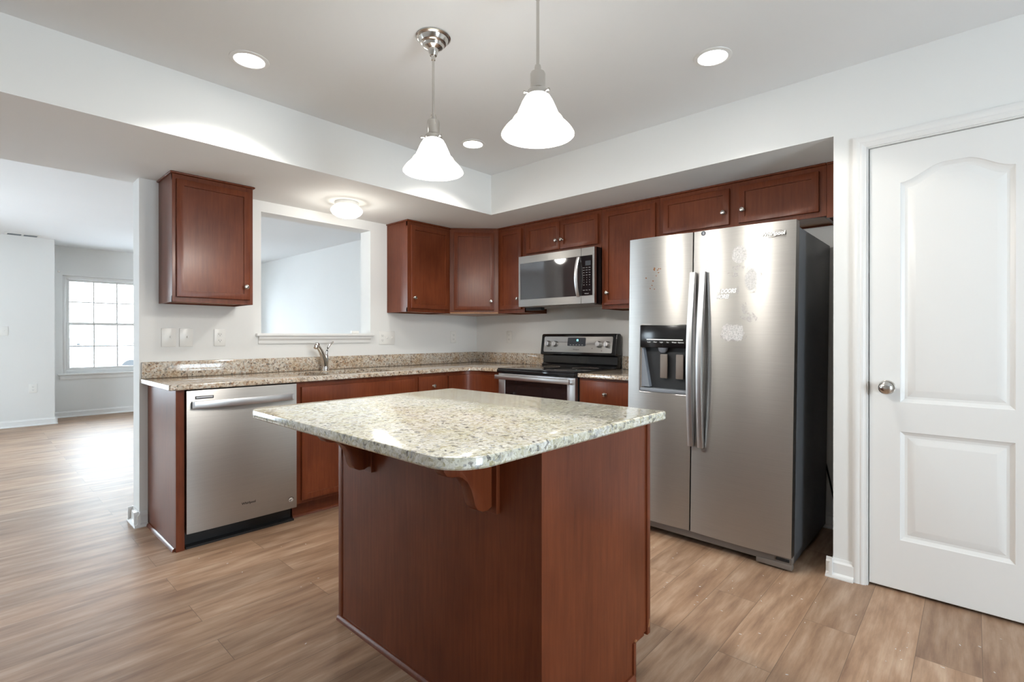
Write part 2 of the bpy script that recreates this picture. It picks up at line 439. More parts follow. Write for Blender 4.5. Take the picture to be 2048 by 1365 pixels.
mb = MB()
for a_, b_ in ((YB, 1.9), (3.3, YF1+0.15)): mb.box(XL-0.15, XL, a_, b_, 0, ZC+0.05)
for a_, b_ in ((1.9, 3.3),): mb.box(XL-0.15, XL, a_, b_, 0, 0.25).box(XL-0.15, XL, a_, b_, 2.15, ZC+0.05)
struct(mb.build('wall_left', M_WALL, smooth=0))
mb = MB(); wall_y_with_window(mb, XL, 0.16, YB-0.15, YB, ZC+0.05, (-3.2, -2.0, 0.25, 2.15))
struct(mb.build('wall_behind', M_WALL, smooth=0))

def baseboard(name, runs):
    """runs: (x0,y0,x1,y1,nx,ny) with the room on side n"""
    mb = MB()
    for x0, y0, x1, y1, nx, ny in runs:
        L = math.hypot(x1-x0, y1-y0); ux, uy = (x1-x0)/L, (y1-y0)/L
        prof = [(0, 0), (0.030, 0), (0.030, 0.006), (0.026, 0.014), (0.0145, 0.021), (0.0135, 0.022), (0.0135, 0.070), (0.006, 0.078), (0.003, 0.090), (0, 0.090)]
        M = Matrix(((nx, ux, 0, x0), (ny, uy, 0, y0), (0, 0, 1, 0), (0, 0, 0, 1)))
        mb.prism(prof, 'xz', 0, L, M=M)
    return struct(mb.build(name, M_TRIM, smooth=25))
e = 0.0285
baseboard('baseboard_back', [(XE-e, 0, XE+0.04, 0, 0, -1), (XE, WT+e, XE, -e, -1, 0), (XE-e, WT, 0, WT, 0, 1)])
baseboard('baseboard_pantry', [(-SB, YJ+e, -SB, -3.376, -1, 0), (-SB-e, YJ, -0.02, YJ, 0, 1), (-SB, -4.10, -SB, YB, -1, 0), (0, -2.3, 0, YJ, -1, 0)])
baseboard('baseboard_living', [(XL, YF1, XC1+e, YF1, 0, -1), (XC1, YF1-e, XC1, YF2, 1, 0), (XC1, YF2, XR, YF2, 0, -1), (XR, WT, XR, YF2, -1, 0)])

# pass-through sill: stool and apron
mb = MB()
mb.box(PX0-0.040, PX1+0.018, -0.036, 0.0, PZ0-0.020, PZ0+0.002, 0.006, 3)
mb.box(PX0+0.0015, PX1-0.0015, -0.001, WT+0.02, PZ0-0.004, PZ0+0.002)
mb.prism([(0, 1.113), (-0.010, 1.113), (-0.012, 1.120), (-0.012, 1.135), (-0.018, 1.143), (-0.024, 1.150), (-0.026, 1.166), (0, 1.166)], 'yz', PX0-0.022, PX1-0.006)
struct(mb.build('trim_1', M_TRIM, smooth=30), 'white painted sill and apron under the pass-through opening', 'sill')

# living-room window
def window(name, w, yf, depth, label, cols=3):
    x0, x1, z0, z1 = w
    r = thing(name, label, 'window', ((x0+x1)/2, yf, z0)); r['kind'] = 'structure'
    o = r.location
    f = MB(); y0, y1 = yf+0.05, yf+0.11; fw = 0.045
    f.box(x0, x0+fw, y0, y1, z0, z1, 0.004).box(x1-fw, x1, y0, y1, z0, z1, 0.004).box(x0+fw, x1-fw, y0+0.001, y1-0.001, z1-fw, z1, 0.003).box(x0+fw, x1-fw, y0+0.001, y1-0.001, z0+0.001, z0+fw+0.004, 0.003)
    f.build('window_frame', M_TRIM, r, o)
    zm = (z0+z1)/2
    for nm, a, b, yo in (('upper_sash', zm, z1-fw-0.001, 0.034), ('lower_sash', z0+fw+0.005, zm+0.03, 0.004)):
        s = MB(); ys0, ys1 = y0+yo, y0+yo+0.028; sw = 0.035
        xa, xb = x0+fw+0.001, x1-fw-0.001
        s.box(xa, xa+sw, ys0, ys1, a, b, 0.003).box(xb-sw, xb, ys0, ys1, a, b, 0.003).box(xa+sw, xb-sw, ys0+0.001, ys1-0.001, a, a+sw, 0.003).box(xa+sw, xb-sw, ys0+0.001, ys1-0.001, b-sw, b, 0.003)
        for k in range(1, cols):
            xm = xa+sw+(xb-xa-2*sw)*k/cols; s.box(xm-0.009, xm+0.009, ys0+0.005, ys1-0.005, a+sw, b-sw)
        zm2 = (a+b)/2; s.box(xa+sw, xb-sw, ys0+0.006, ys1-0.006, zm2-0.009, zm2+0.009)
        so = s.build(nm, M_TRIM, r, o)
        MB().box(xa+sw, xb-sw, ys0+0.012, ys0+0.016, a+sw, b-sw).build('pane', M_GLASS, so, o, smooth=0)
    MB().box(x0-0.055, x1+0.055, yf-0.035, yf+0.049, z0-0.022, z0+0.003, 0.005).box(x0-0.035, x1+0.035, yf-0.012, yf, z0-0.082, z0-0.022, 0.003).build('window_sill', M_TRIM, r, o)
    return r
window('window_1', W1, YF2, 0.15, 'white double-hung living room window with grilles and bright daylight')
def side_window(name, label, ya, yb, back=None):
    r = thing(name, label, 'window', (XL, (ya+yb)/2, 0.25) if back is None else (back, YB, 0.25), 0 if back is None else pi/2); r['kind'] = 'structure'
    if back is not None: ya, yb = -0.6, 0.6
    mb = MB(); x0, x1 = XL-0.12, XL-0.06
    L0 = (XL, (ya+yb)/2, 0.25)
    for y in (ya, (ya+yb)/2-0.03, yb-0.06): mb.box(x0, x1, y, y+0.06, 0.25, 2.15, 0.004)
    mb.box(x0+0.002, x1-0.002, ya, yb, 0.251, 0.32).box(x0+0.002, x1-0.002, ya, yb, 2.08, 2.149)
    mb.build('window_frame', M_TRIM, r, L0)
    MB().box(XL-0.09, XL-0.085, ya+0.04, yb-0.04, 0.28, 2.12).build('pane', M_GLASS, r, L0, smooth=0)
window('added_window_2', W1B, YF2, 0.15, 'added white double-hung living room window, out of view, nearer the inner corner of the bay')  # second bay window, added out of view to brighten the living room
window('added_window_4', W2, YF1, 0.15, 'added wide white double-hung window, out of view, in the outlet wall of the living room')  # unseen, put in to let more daylight into the living room
side_window('added_window_5', 'added unseen white framed side window next to the living room door', 1.9, 3.3)  # added side window, daylight source for the living room and soffit underside
side_window('added_window_3', 'added unseen white framed window in the wall behind the island', 0, 0, -2.6)  # added behind the camera to bring fill daylight into the kitchen

# panel doors
def panel_loop(y0, y1, z0, z1, d, arch=0.0, n=25):
    a, b = y0+d, y1-d
    pts = [(a, z0+d), (b, z0+d)]
    for k in range(n):
        t = k/(n-1); y = b+(a-b)*t
        q = min(1.0, max(0.0, (0.5-abs(t-0.5))/0.5/0.82)); q = q*q*(3-2*q)
        pts.append((y, z1-d+arch*q))
    return pts
def panel_door(name, label, W, H, panels, loc, rz, hinge_knob=0.068, z_knob=0.92):
    """local: x across the door, front faces -y at y=0"""
    r = thing(name, label, 'door', loc, rz); r['kind'] = 'structure'
    bm = bmesh.new()
    def loop(pts, y): return [bm.verts.new((p[0], y, p[1])) for p in pts]
    def edges(l): return [bm.edges.get((l[i], l[(i+1) % len(l)])) or bm.edges.new((l[i], l[(i+1) % len(l)])) for i in range(len(l))]
    def ring(a, b):
        for i in range(len(a)): bm.faces.new((a[i], a[(i+1) % len(a)], b[(i+1) % len(a)], b[i]))
    o = loop(rect(0.002, W-0.002, 0.002, H-0.002), 0.0); ob = loop(rect(0, W, 0, H), 0.002); oc = loop(rect(0, W, 0, H), 0.035)
    ring(o, ob); ring(ob, oc); bm.faces.new(oc)
    es = edges(o)
    for x0, x1, z0, z1, arch in panels:
        ls = [loop(panel_loop(x0, x1, z0, z1, d, arch), y) for d, y in ((0, 0), (0.003, 0.004), (0.009, 0.0075), (0.016, 0.011), (0.026, 0.012), (0.054, 0.0022), (0.056, 0.0018))]
        es += edges(ls[0])
        for a, b in zip(ls, ls[1:]): ring(a, b)
        bm.faces.new(ls[-1])
    bmesh.ops.triangle_fill(bm, use_beauty=True, edges=es)
    leaf = MB().add(bm).build('door_leaf', M_TRIM, r, smooth=20)
    if hinge_knob:
        k = MB().lathe([(0.0, 0.0), (0.033, 0.0), (0.033, 0.004), (0.029, 0.009), (0.014, 0.012), (0.0115, 0.016), (0.0115, 0.032), (0.016, 0.037), (0.0255, 0.042), (0.0285, 0.050), (0.0275, 0.058), (0.021, 0.065), (0.010, 0.068), (0, 0.0685)], (hinge_knob, 0, z_knob), '-y', 32)
        k.build('door_handle', M_NICKEL, leaf)
    return r
D1 = panel_door('door_1', 'white two-panel pantry door with arched top panel and nickel knob', 0.606, 2.032,
    [(0.116, 0.490, 0.855, 1.852, 0.062), (0.116, 0.490, 0.228, 0.722, 0.0)], (-SB+0.010, DY0-0.006, 0.013), -pi/2)
mb = MB()
for d in (1,):
    # casing round the pantry door: moulded strips on the wall face, plus the jamb lining
    prof = [(0, 0), (0.053, 0), (0.053, -0.011), (0.047, -0.014), (0.042, -0.016), (0.030, -0.0155), (0.024, -0.013), (0.018, -0.015), (0.010, -0.013), (0.006, -0.010), (0, -0.009)]
    yi0, yi1, zi = DY0+0.004, DY1-0.004, DZ1+0.002
    for sgn, yi in ((1, yi0), (-1, yi1)):
        mb.prism([(yi+sgn*a, -SB+b) for a, b in prof], 'yz', 0, zi+0.053) if False else None
        bm = bmesh.new(); lo = [bm.verts.new((-SB+b, yi+sgn*a, 0)) for a, b in prof]; hi = [bm.verts.new((-SB+b, yi+sgn*a, zi+a)) for a, b in prof]
        bm.faces.new(lo); bm.faces.new(hi)
        for i in range(len(prof)): j = (i+1) % len(prof); bm.faces.new((lo[i], lo[j], hi[j], hi[i]))
        mb.add(bm)
    bm = bmesh.new(); lo = [bm.verts.new((-SB+b, yi0+a, zi+a)) for a, b in prof]; hi = [bm.verts.new((-SB+b, yi1-a, zi+a)) for a, b in prof]
    bm.faces.new(lo); bm.faces.new(hi)
    for i in range(len(prof)): j = (i+1) % len(prof); bm.faces.new((lo[i], lo[j], hi[j], hi[i]))
    mb.add(bm)
    mb.box(-SB-0.002, -SB+0.115, DY0-0.003, DY0+0.0045, 0, DZ1).box(-SB-0.002, -SB+0.115, DY1-0.0045, DY1+0.003, 0, DZ1).box(-SB-0.002, -SB+0.115, DY1, DY0, DZ1-0.003, DZ1+0.0025)
struct(mb.build('trim_2', M_TRIM, smooth=25), 'white moulded casing round the pantry door', 'door casing')
MB().box(-SB-0.0035, -SB+0.02, DY0-0.0045, DY0-0.0025, 0.895, 0.955).build('strike_plate', M_NICKEL, D1, None)
bpy.data.objects['strike_plate'].parent = None
sp = bpy.data.objects['strike_plate']; sp.parent = bpy.data.objects['trim_2']
panel_door('door_2', 'white panel door at the end of the living room', 0.86, 2.03,
    [(0.13, 0.73, 1.05, 1.85, 0.05), (0.13, 0.73, 0.22, 0.90, 0.0)], (XL+0.05, 0.6, 0.01), pi/2, 0.07)

# outside
struct(MB().box(-30, 25, 6.2, 60, -0.5, -0.4).build('ground', M_ASPHALT, smooth=0))
car = thing('parked_car', 'silver parked car outside, seen through the living room window', 'car', (-0.6, 21, -0.4))
body = [(-2.2, 0.35), (2.2, 0.35), (2.3, 0.75), (2.1, 0.95), (1.2, 1.02), (0.55, 1.5), (-1.1, 1.52), (-1.75, 1.08), (-2.2, 1.0), (-2.3, 0.6)]
MB().prism(body, 'xz', -0.85, 0.85, 0.06, 3).build('body', M_CARP, car)
for s_ in (-1, 1):
    MB().prism([(-1.55, 1.08), (0.95, 1.08), (0.48, 1.44), (-1.05, 1.45)], 'xz', s_*0.86, s_*0.845).build('side_window', M_CARG, car)
    for x in (-1.4, 1.4):
        MB().lathe([(0, 0), (0.32, 0), (0.34, 0.03), (0.34, 0.19), (0.32, 0.22), (0, 0.22)], (x, -0.64 if s_ < 0 else 0.86, 0.34), '-y', 24).build('wheel', M_BLACKM, car)
rl = thing('porch_railing', 'thin grey metal railing outside the living room window', 'railing', (-1.5, 9.0, -0.4))
for x in (-0.55, 0.35, 1.25): MB().box(x-0.02, x+0.02, -0.02, 0.02, 0, 1.42).build('post', M_RAIL, rl)
MB().box(-0.57, 1.27, -0.02, 0.02, 1.40, 1.44).build('rail', M_RAIL, rl)
MB().box(-0.57, 1.27, -0.015, 0.015, 0.62, 0.65).build('rail', M_RAIL, rl)

# ------------------------------------------------------------------ cabinets
KNOBP = [(0.0, 0.0), (0.0085, 0.0), (0.0085, 0.0025), (0.0055, 0.006), (0.0055, 0.012), (0.0105, 0.017), (0.0145, 0.021), (0.015, 0.0255), (0.0125, 0.030), (0.006, 0.0325), (0, 0.033)]
def knob(parent, x, y, z, M=None):
    return MB().lathe(KNOBP, (x, y, z), '-y', 20, M=M).build('knob', M_NICKEL, parent)
def door_part(r, name, x0, x1, z0, z1, yf, kx=None, kz=None, rail=0.052, M=None):
    d = MB().shaker(x0, x1, z0, z1, yf, rail=rail, M=M).build(name, M_WOOD, r, smooth=30)
    if kx is not None: knob(d, kx, yf, kz, M)
    return d
def face_frame(mb, W, D, z0, z1, stiles, rails, t=0.019):
    """stiles: x ranges; rails: z ranges; front at y=-D"""
    for a, b in stiles: mb.box(a, b, -D, -D+t, z0, z1, 0.001, 1)
    for a, b in rails: mb.box(0, W, -D+0.0004, -D+t, a, b, 0.001, 1)
def carcass(mb, W, D, z0, z1, t=0.016):
    mb.box(0, t, -D+0.018, -0.002, z0, z1).box(W-t, W, -D+0.018, -0.002, z0, z1).box(t, W-t, -0.010, -0.002, z0, z1).box(t, W-t, -D+0.018, -0.01, z1-t, z1)
UB, UT = 1.372, ZS-0.001
def crown(mb, pts_fn=None): pass
def upper(name, label, loc, rz, W, D, zb, doors, stiles, group='upper cherry cabinets', crown_ends=(0.0, 0.0)):
    r = thing(name, label, 'cabinet', loc, rz, group)
    H = UT-zb
    m = MB(); carcass(m, W, D, 0, H-0.012)
    face_frame(m, W, D, 0, H-0.012, stiles, [(0, 0.036), (H-0.05, H-0.012)])
    m.build('cabinet_box', M_WOOD, r, smooth=0)
    MB().box(0.0165, W-0.0165, -D+0.0195, -0.0105, 0.010, 0.020).build('bottom_panel', M_WOODIN, r, smooth=0)
    for x0, x1, z0, z1, kx, kz in doors: door_part(r, 'door', x0, x1, z0, z1, -D-0.0195, kx, kz)
    MB().box(-crown_ends[0], W+crown_ends[1], -D-0.013, -0.002, H-0.0115, H, 0.005, 3).build('crown_molding', M_WOOD, r)
    return r
DU = 0.302
HU = UT-UB
upper('wall_cabinet', 'single-door cherry wall cabinet hanging alone beside the pass-through', (-2.722, 0, UB), 0, 0.446, DU, UB,
      [(0.020, 0.424, 0.030, HU-0.042, 0.394, 0.112)], [(0, 0.038), (0.408, 0.446)], crown_ends=(0.012, 0.012))
upper('wall_cabinet', 'cherry wall cabinet between the pass-through and the angled corner cabinet', (-1.066, 0, UB), 0, 0.4555, DU, UB,
      [(0.028, 0.432, 0.030, HU-0.042, 0.052, 0.118)], [(0, 0.038), (0.4175, 0.4555)], crown_ends=(0.012, 0.0))
# angled corner cabinet
cc = thing('corner_wall_cabinet', 'angled cherry corner wall cabinet above the meeting of both counters', 'cabinet', (-0.002, -0.002, UB), 0, 'upper cherry cabinets')
fp = [(-0.608, 0.0), (-0.608, -DU+0.002), (-DU+0.002, -0.608), (0.0, -0.608), (0.0, 0.0)]
MB().prism(fp, 'xy', 0.012, HU-0.012).build('cabinet_box', M_WOOD, cc, smooth=0)
MB().prism([(p[0]*0.985-0.003, p[1]*0.985-0.003) for p in fp], 'xy', 0.0, 0.0115).build('bottom_panel', M_WOODIN, cc, smooth=0)
fpc = [(-0.608, 0.0), (-0.608, -DU-0.013), (-DU-0.013, -0.608), (0.0, -0.608), (0.0, 0.0)]
MB().prism(fpc, 'xy', HU-0.0115, HU, 0.004).build('crown_molding', M_WOOD, cc)
DL = (0.608-DU+0.002)*math.sqrt(2)
DM = Matrix.Translation((-0.608, -DU+0.002, 0)) @ Matrix.Rotation(-pi/4, 4, 'Z')
dd = MB().shaker(0.038, DL-0.038, 0.030, HU-0.042, -0.020, rail=0.052, M=DM).build('door', M_WOOD, cc, smooth=30)
knob(dd, DL-0.066, -0.020, 0.108, DM)
R90 = -pi/2
upper('wall_cabinet', 'narrow cherry wall cabinet between the corner cabinet and the microwave', (0, -0.611, UB), R90, 0.318, DU, UB,
      [(0.034, 0.290, 0.030, HU-0.042, 0.262, 0.122)], [(0, 0.038), (0.280, 0.318)])
ZM = 1.842
HM = UT-ZM
upper('wall_cabinet', 'short two-door cherry cabinet directly above the microwave', (0, -0.930, ZM), R90, 0.778, DU, ZM,
      [(0.030, 0.388, 0.028, HM-0.042, 0.362, 0.100), (0.392, 0.752, 0.028, HM-0.042, 0.418, 0.100)], [(0, 0.038), (0.372, 0.408), (0.74, 0.778)])
upper('wall_cabinet', 'tall single-door cherry cabinet between the microwave and the refrigerator', (0, -1.709, UB), R90, 0.470, DU, UB,
      [(0.030, 0.445, 0.030, HU-0.042, 0.064, 0.118)], [(0, 0.038), (0.432, 0.470)])
upper('wall_cabinet', 'short wide two-door cherry cabinet over the refrigerator', (0, -2.180, ZM), R90, 1.005, DU, ZM,
      [(0.032, 0.476, 0.028, HM-0.042, 0.446, 0.105), (0.534, 0.970, 0.028, HM-0.042, 0.562, 0.105)], [(0, 0.038), (0.47, 0.540), (0.965, 1.005)])
fl = MB().box(-DU+0.001, -DU+0.02, YJ+0.001, -3.186, ZM-0.010, UT).box(-DU-0.010, -DU+0.001, YJ+0.001, -3.186, UT-0.0115, UT, 0.004)
tag(fl.build('cabinet_filler', M_WOOD, smooth=0), 'narrow cherry filler strip between the over-refrigerator cabinet and the pantry wall', 'filler')

# base cabinets
CT0, CT1 = 0.8765, 0.906
def base_box(mb, W, D, z1=CT0-0.001, toe=0.1, toe_d=0.075):
    mb.box(0, 0.016, -D+0.018, -0.002, toe, z1).box(W-0.016, W, -D+0.018, -0.002, toe, z1).box(0.016, W-0.016, -0.012, -0.002, toe, z1)
    mb.box(0.016, W-0.016, -D+0.018, -0.012, toe, toe+0.016)
DB = 0.61
sb = thing('sink_base_cabinet', 'cherry sink base cabinet with false drawer front between dishwasher and drawer unit', 'cabinet', (-2.130, 0, 0), 0, 'cherry base cabinets')
W = 0.930
m = MB(); base_box(m, W, DB); face_frame(m, W, DB, 0.1, CT0-0.001, [(0, 0.045), (W-0.04, W), (W/2-0.02, W/2+0.02)], [(0.1, 0.135), (0.70, 0.735), (CT0-0.04, CT0-0.001)])
m.build('cabinet_box', M_WOOD, sb, smooth=0)
MB().shaker(0.028, W-0.028, 0.725, 0.843, -DB-0.0195, rail=0).build('false_drawer_front', M_WOOD, sb, smooth=30)
door_part(sb, 'door', 0.028, W/2-0.002, 0.122, 0.700, -DB-0.0195, W/2-0.03, 0.64)
door_part(sb, 'door', W/2+0.002, W-0.028, 0.122, 0.700, -DB-0.0195, W/2+0.03, 0.64)
t_ = MB().box(0.0, W, -DB+0.075, -DB+0.06, 0.0, 0.1).prism([(0, 0), (-0.014, 0), (-0.011, 0.012), (-0.004, 0.019), (0, 0.019)], 'yz', 0, W, M=Matrix.Translation((0, -DB+0.06, 0)))
t_.build('toe_kick', M_WOOD, sb, smooth=0)
db = thing('drawer_base_cabinet', 'narrow cherry drawer cabinet between the sink base and the curved corner', 'cabinet', (-1.199, 0, 0), 0, 'cherry base cabinets')
W = 0.283
m = MB(); base_box(m, W, DB); face_frame(m, W, DB, 0.1, CT0-0.001, [(0, 0.03), (W-0.03, W)], [(0.1, 0.135), (0.70, 0.735), (CT0-0.04, CT0-0.001)])
m.build('cabinet_box', M_WOOD, db, smooth=0)
d = MB().shaker(0.008, W-0.008, 0.725, 0.852, -DB-0.0195, rail=0).build('drawer', M_WOOD, db, smooth=30); knob(d, W/2, -DB-0.0195, 0.775)
door_part(db, 'door', 0.008, W-0.008, 0.122, 0.700, -DB-0.0195, 0.04, 0.64)
MB().box(0.0, W, -DB+0.075, -DB+0.06, 0.0, 0.1).build('toe_kick', M_WOOD, db, smooth=0)
# concave corner base
cb = thing('corner_base_cabinet', 'cherry corner base cabinet with concave curved doors beside the range', 'cabinet', (0, 0, 0), 0, 'cherry base cabinets')
def conc(off, x_end, y_end, r=0.16):
    c = rounded([(x_end, -off), (-off, -off), (-off, y_end)], [0, r, 0], 14); return c
def strip(mb, path, z0, z1, t):
    inner = [(p[0]+0, p[1]) for p in path]
    n = len(path); back = []
    for i in range(n):
        a = Vector(path[max(0, i-1)]); b = Vector(path[min(n-1, i+1)]); d_ = (b-a).normalized(); nn = Vector((-d_.y, d_.x))
        back.append((path[i][0]+nn.x*t, path[i][1]+nn.y*t))
    mb.prism(path+back[::-1], 'xy', z0, z1, 0.0015, 1)
m = MB(); strip(m, conc(DB, -0.914, -0.948), 0.1, CT0-0.001, 0.02)
m.box(-0.914, -0.9, -DB+0.02, -0.004, 0.1, CT0-0.001).box(-DB+0.02, -0.004, -0.948, -0.934, 0.1, CT0-0.001)
m.build('cabinet_box', M_WOOD, cb, smooth=30)
pa = conc(DB+0.0195, -0.895, -0.935, 0.145)
h = len(pa)//2
m = MB(); strip(m, pa[:h+1], 0.122, 0.845, 0.019); da = m.build('door', M_WOOD, cb, smooth=30)
m = MB(); strip(m, pa[h:], 0.122, 0.845, 0.019); da2 = m.build('door', M_WOOD, cb, smooth=30)
m = MB(); strip(m, conc(DB-0.07, -0.914, -0.948), 0, 0.1, 0.015); m.build('toe_kick', M_WOOD, cb, smooth=30)
# drawer cabinet between range and fridge
rb = thing('drawer_base_cabinet', 'cherry drawer cabinet squeezed between the range and the refrigerator', 'cabinet', (0, -1.720, 0), R90, 'cherry base cabinets')
W = 0.46
m = MB(); base_box(m, W, DB); face_frame(m, W, DB, 0.1, CT0-0.001, [(0, 0.03), (W-0.03, W)], [(0.1, 0.135), (0.66, 0.70), (CT0-0.02, CT0-0.001)])
m.build('cabinet_box', M_WOOD, rb, smooth=0)
d = MB().shaker(0.022, W-0.012, 0.700, 0.858, -DB-0.0195, rail=0).build('drawer', M_WOOD, rb, smooth=30); knob(d, W/2, -DB-0.0195, 0.772)
door_part(rb, 'door', 0.022, W-0.012, 0.122, 0.680, -DB-0.0195, 0.05, 0.62)
MB().box(0.0, W, -DB+0.075, -DB+0.06, 0.0, 0.1).build('toe_kick', M_WOOD, rb, smooth=0)
# gable beside dishwasher
gb = thing('cabinet_gable', 'cherry end panel closing the counter run beside the dishwasher', 'cabinet panel', (-2.779, -0.002, 0))
MB().box(0, 0.016, -0.590, 0, 0, CT0-0.001).build('side_panel', M_WOOD, gb, smooth=0)
MB().box(0, 0.041, -0.608, -0.5905, 0, CT0-0.001, 0.001, 1).build('front_stile', M_WOOD, gb, smooth=0)
MB().prism([(0, 0), (0, 0.019), (-0.004, 0.019), (-0.011, 0.012), (-0.0135, 0)], 'xz', -0.590, -0.03).build('shoe_molding', M_WOOD, gb)

# ------------------------------------------------------------------ counters
OV = 0.6376
ct = thing('countertop', 'speckled tan granite countertop running from wall end round the corner to the range', 'countertop', (-2.816, 0, CT0))
o = ct.location
outer = [(-2.816, -0.001), (-2.816, -OV), (-OV, -OV), (-OV, -0.951), (-0.001, -0.951), (-0.001, -0.001)]
outer = rounded(outer, [0, 0.012, 0.11, 0.006, 0, 0], 10)
h1 = rounded(rect(-2.035, -1.845, -0.55, -0.16), 0.07, 6)[::-1]; h2 = rounded(rect(-1.79, -1.33, -0.55, -0.16), 0.07, 6)[::-1]
MB().slab(outer, [h1, h2], CT0, CT1).build('worktop', M_GRAN, ct, o)
def splash(lb, x0, x1, y0, y1):
    tag(MB().box(x0, x1, y0, y1, CT1+0.0004, 1.008, 0.003).build('stone_backsplash', M_GRAN, None, (x0, y0, CT1+0.0004)), lb, 'backsplash', 'granite backsplash strips')
splash('long speckled tan granite backsplash strip along the sink wall below the pass-through', -2.812, -0.0215, -0.0205, -0.0012)
splash('speckled tan granite backsplash strip on the range wall between the corner and the backguard', -0.0205, -0.0012, -0.951, -0.0012)
splash('short granite backsplash piece on the range wall between backguard and refrigerator', -0.0205, -0.0012, -2.205, -1.719)
ct2 = thing('countertop', 'short speckled tan granite countertop between the range and the refrigerator', 'countertop', (0, -1.72, CT0))
MB().slab(rounded([(-OV, -1.719), (-OV, -2.205), (-0.001, -2.205), (-0.001, -1.719)], [0.008, 0, 0, 0], 6), [], CT0, CT1).build('worktop', M_GRAN, ct2, ct2.location)
sk = thing('kitchen_sink', 'undermount double-bowl stainless sink set in the granite below the pass-through', 'sink', (-1.69, -0.355, CT0))
for nm, (a, b) in (('bowl', (-2.045, -1.835)), ('bowl', (-1.80, -1.32))):
    bm = bmesh.new(); z1, z0 = CT0-0.0005, 0.70
    L0 = rounded(rect(a-0.012, b+0.012, -0.572, -0.138), 0.08, 6); L1 = rounded(rect(a, b, -0.56, -0.15), 0.07, 6); L2 = rounded(rect(a+0.02, b-0.02, -0.54, -0.17), 0.06, 6)
    ls = [[bm.verts.new((*p, z)) for p in L] for L, z in ((L0, z1), (L1, z1), (L1, z0+0.03), (L2, z0))]
    for A, B in zip(ls, ls[1:]):
        for i in range(len(A)): bm.faces.new((A[i], A[(i+1) % len(A)], B[(i+1) % len(A)], B[i]))
    bm.faces.new(ls[-1])
    bo = MB().add(bm).build(nm, M_SINK, sk, sk.location)
    MB().lathe([(0, 0.004), (0.03, 0.004), (0.042, 0.0), (0.03, -0.002)], ((a+b)/2, -0.33, 0.702)).build('drain', M_CHROME, bo, sk.location)
fc = thing('kitchen_faucet', 'chrome pull-out faucet with lever handle standing behind the sink', 'faucet', (-1.681, -0.105, CT1))
MB().lathe([(0, 0), (0.030, 0), (0.030, 0.006), (0.026, 0.010), (0.024, 0.03), (0.0, 0.03)]).build('base', M_CHROME, fc)
MB().tube([(0, 0, 0.02), (-0.004, -0.002, 0.05), (-0.014, -0.007, 0.085), (-0.030, -0.016, 0.118), (-0.050, -0.028, 0.148), (-0.070, -0.040, 0.172), (-0.084, -0.048, 0.186)],
          [0.022, 0.0215, 0.021, 0.020, 0.0185, 0.017, 0.016], 18).build('spout', M_CHROME, fc)
MB().lathe([(0, -0.030), (0.013, -0.028), (0.019, -0.018), (0.0215, 0.0), (0.019, 0.013), (0.011, 0.021), (0, 0.023)], (0, 0, 0), 'z', 20,
           M=Matrix.Translation((-0.094, -0.054, 0.193)) @ Matrix.Rotation(-0.75, 4, Vector((0.5, -0.86, 0)))).build('spray_head', M_CHROME, fc)
MB().tube([(0.004, 0.002, 0.03), (0.007, 0.004, 0.07), (0.009, 0.005, 0.105), (0.010, 0.006, 0.125)], [0.019, 0.0185, 0.0175, 0.012], 16).build('handle_cap', M_CHROME, fc)
MB().tube([(0.009, 0.005, 0.115), (0.013, 0.004, 0.145), (0.023, 0.002, 0.175), (0.040, -0.002, 0.202), (0.062, -0.006, 0.218)],
          [0.011, 0.010, 0.009, 0.0085, 0.006], 12).build('lever', M_CHROME, fc)
bl = MB().box(-1.358, -1.292, 0.07, 0.10, PZ0+0.0025, PZ0+0.026, 0.004)
tag(bl.build('small_box', M_PLATE), 'tiny white plastic box lying on the pass-through sill', 'box')

# ------------------------------------------------------------------ dishwasher
dw = thing('dishwasher', 'stainless dishwasher with bowed bar handle and black toe panel', 'dishwasher', (-2.4365, -0.02, 0))
def bx(mb, x0, x1, y0, y1, z0, z1, *a): return mb.box(x0+2.4365, x1+2.4365, y0+0.02, y1+0.02, z0, z1, *a)
bx(MB(), -2.732, -2.140, -0.600, -0.02, 0.10, 0.865).build('tub', M_BLACKM, dw, smooth=0)
n = 20; y_f = -0.634+0.02
arc = [(-0.298+0.596*k/n, y_f-0.004*(1-(2*k/n-1)**2)) for k in range(n+1)]
door = MB().prism(arc+[(0.298, -0.582), (-0.298, -0.582)], 'xy', 0.090, 0.870, 0.003).build('door', M_STEEL, dw, smooth=30)
n = 16
hp = [(-0.276+0.552*k/n, y_f-0.018-0.026*(1-(2*k/n-1)**2)) for k in range(n+1)]
hb = [(x, y+0.016) for x, y in hp][::-1]
MB().prism(hp+hb, 'xy', 0.772, 0.812, 0.003).box(-0.276, -0.262, y_f-0.020, y_f, 0.776, 0.808).box(0.262, 0.276, y_f-0.020, y_f, 0.776, 0.808).build('handle', M_HANDLE, door, smooth=30)
vs = MB().box(-0.258, -0.168, y_f-0.0045, y_f+0.001, 0.822, 0.838, 0.001, 1).build('control_vent', M_BLACKM, door, smooth=0)
MB().box(-0.254, -0.172, y_f-0.0056, y_f, 0.826, 0.835, 0.001, 1).build('vent_cover', M_HANDLE, vs, smooth=0)
text('lettering', 'Whirlpool', 0.0185, M_DARKINK, door, face_ny(0.015, y_f-0.0044, 0.190), extrude=0.0005, bold=0.0004)
bd = MB().lathe([(0, 0.0), (0.0125, 0.0), (0.0125, 0.001), (0, 0.0012)], (0.262, y_f-0.0012, 0.146), '-y', 24).build('badge', M_PLATE, door)
mk = MB()
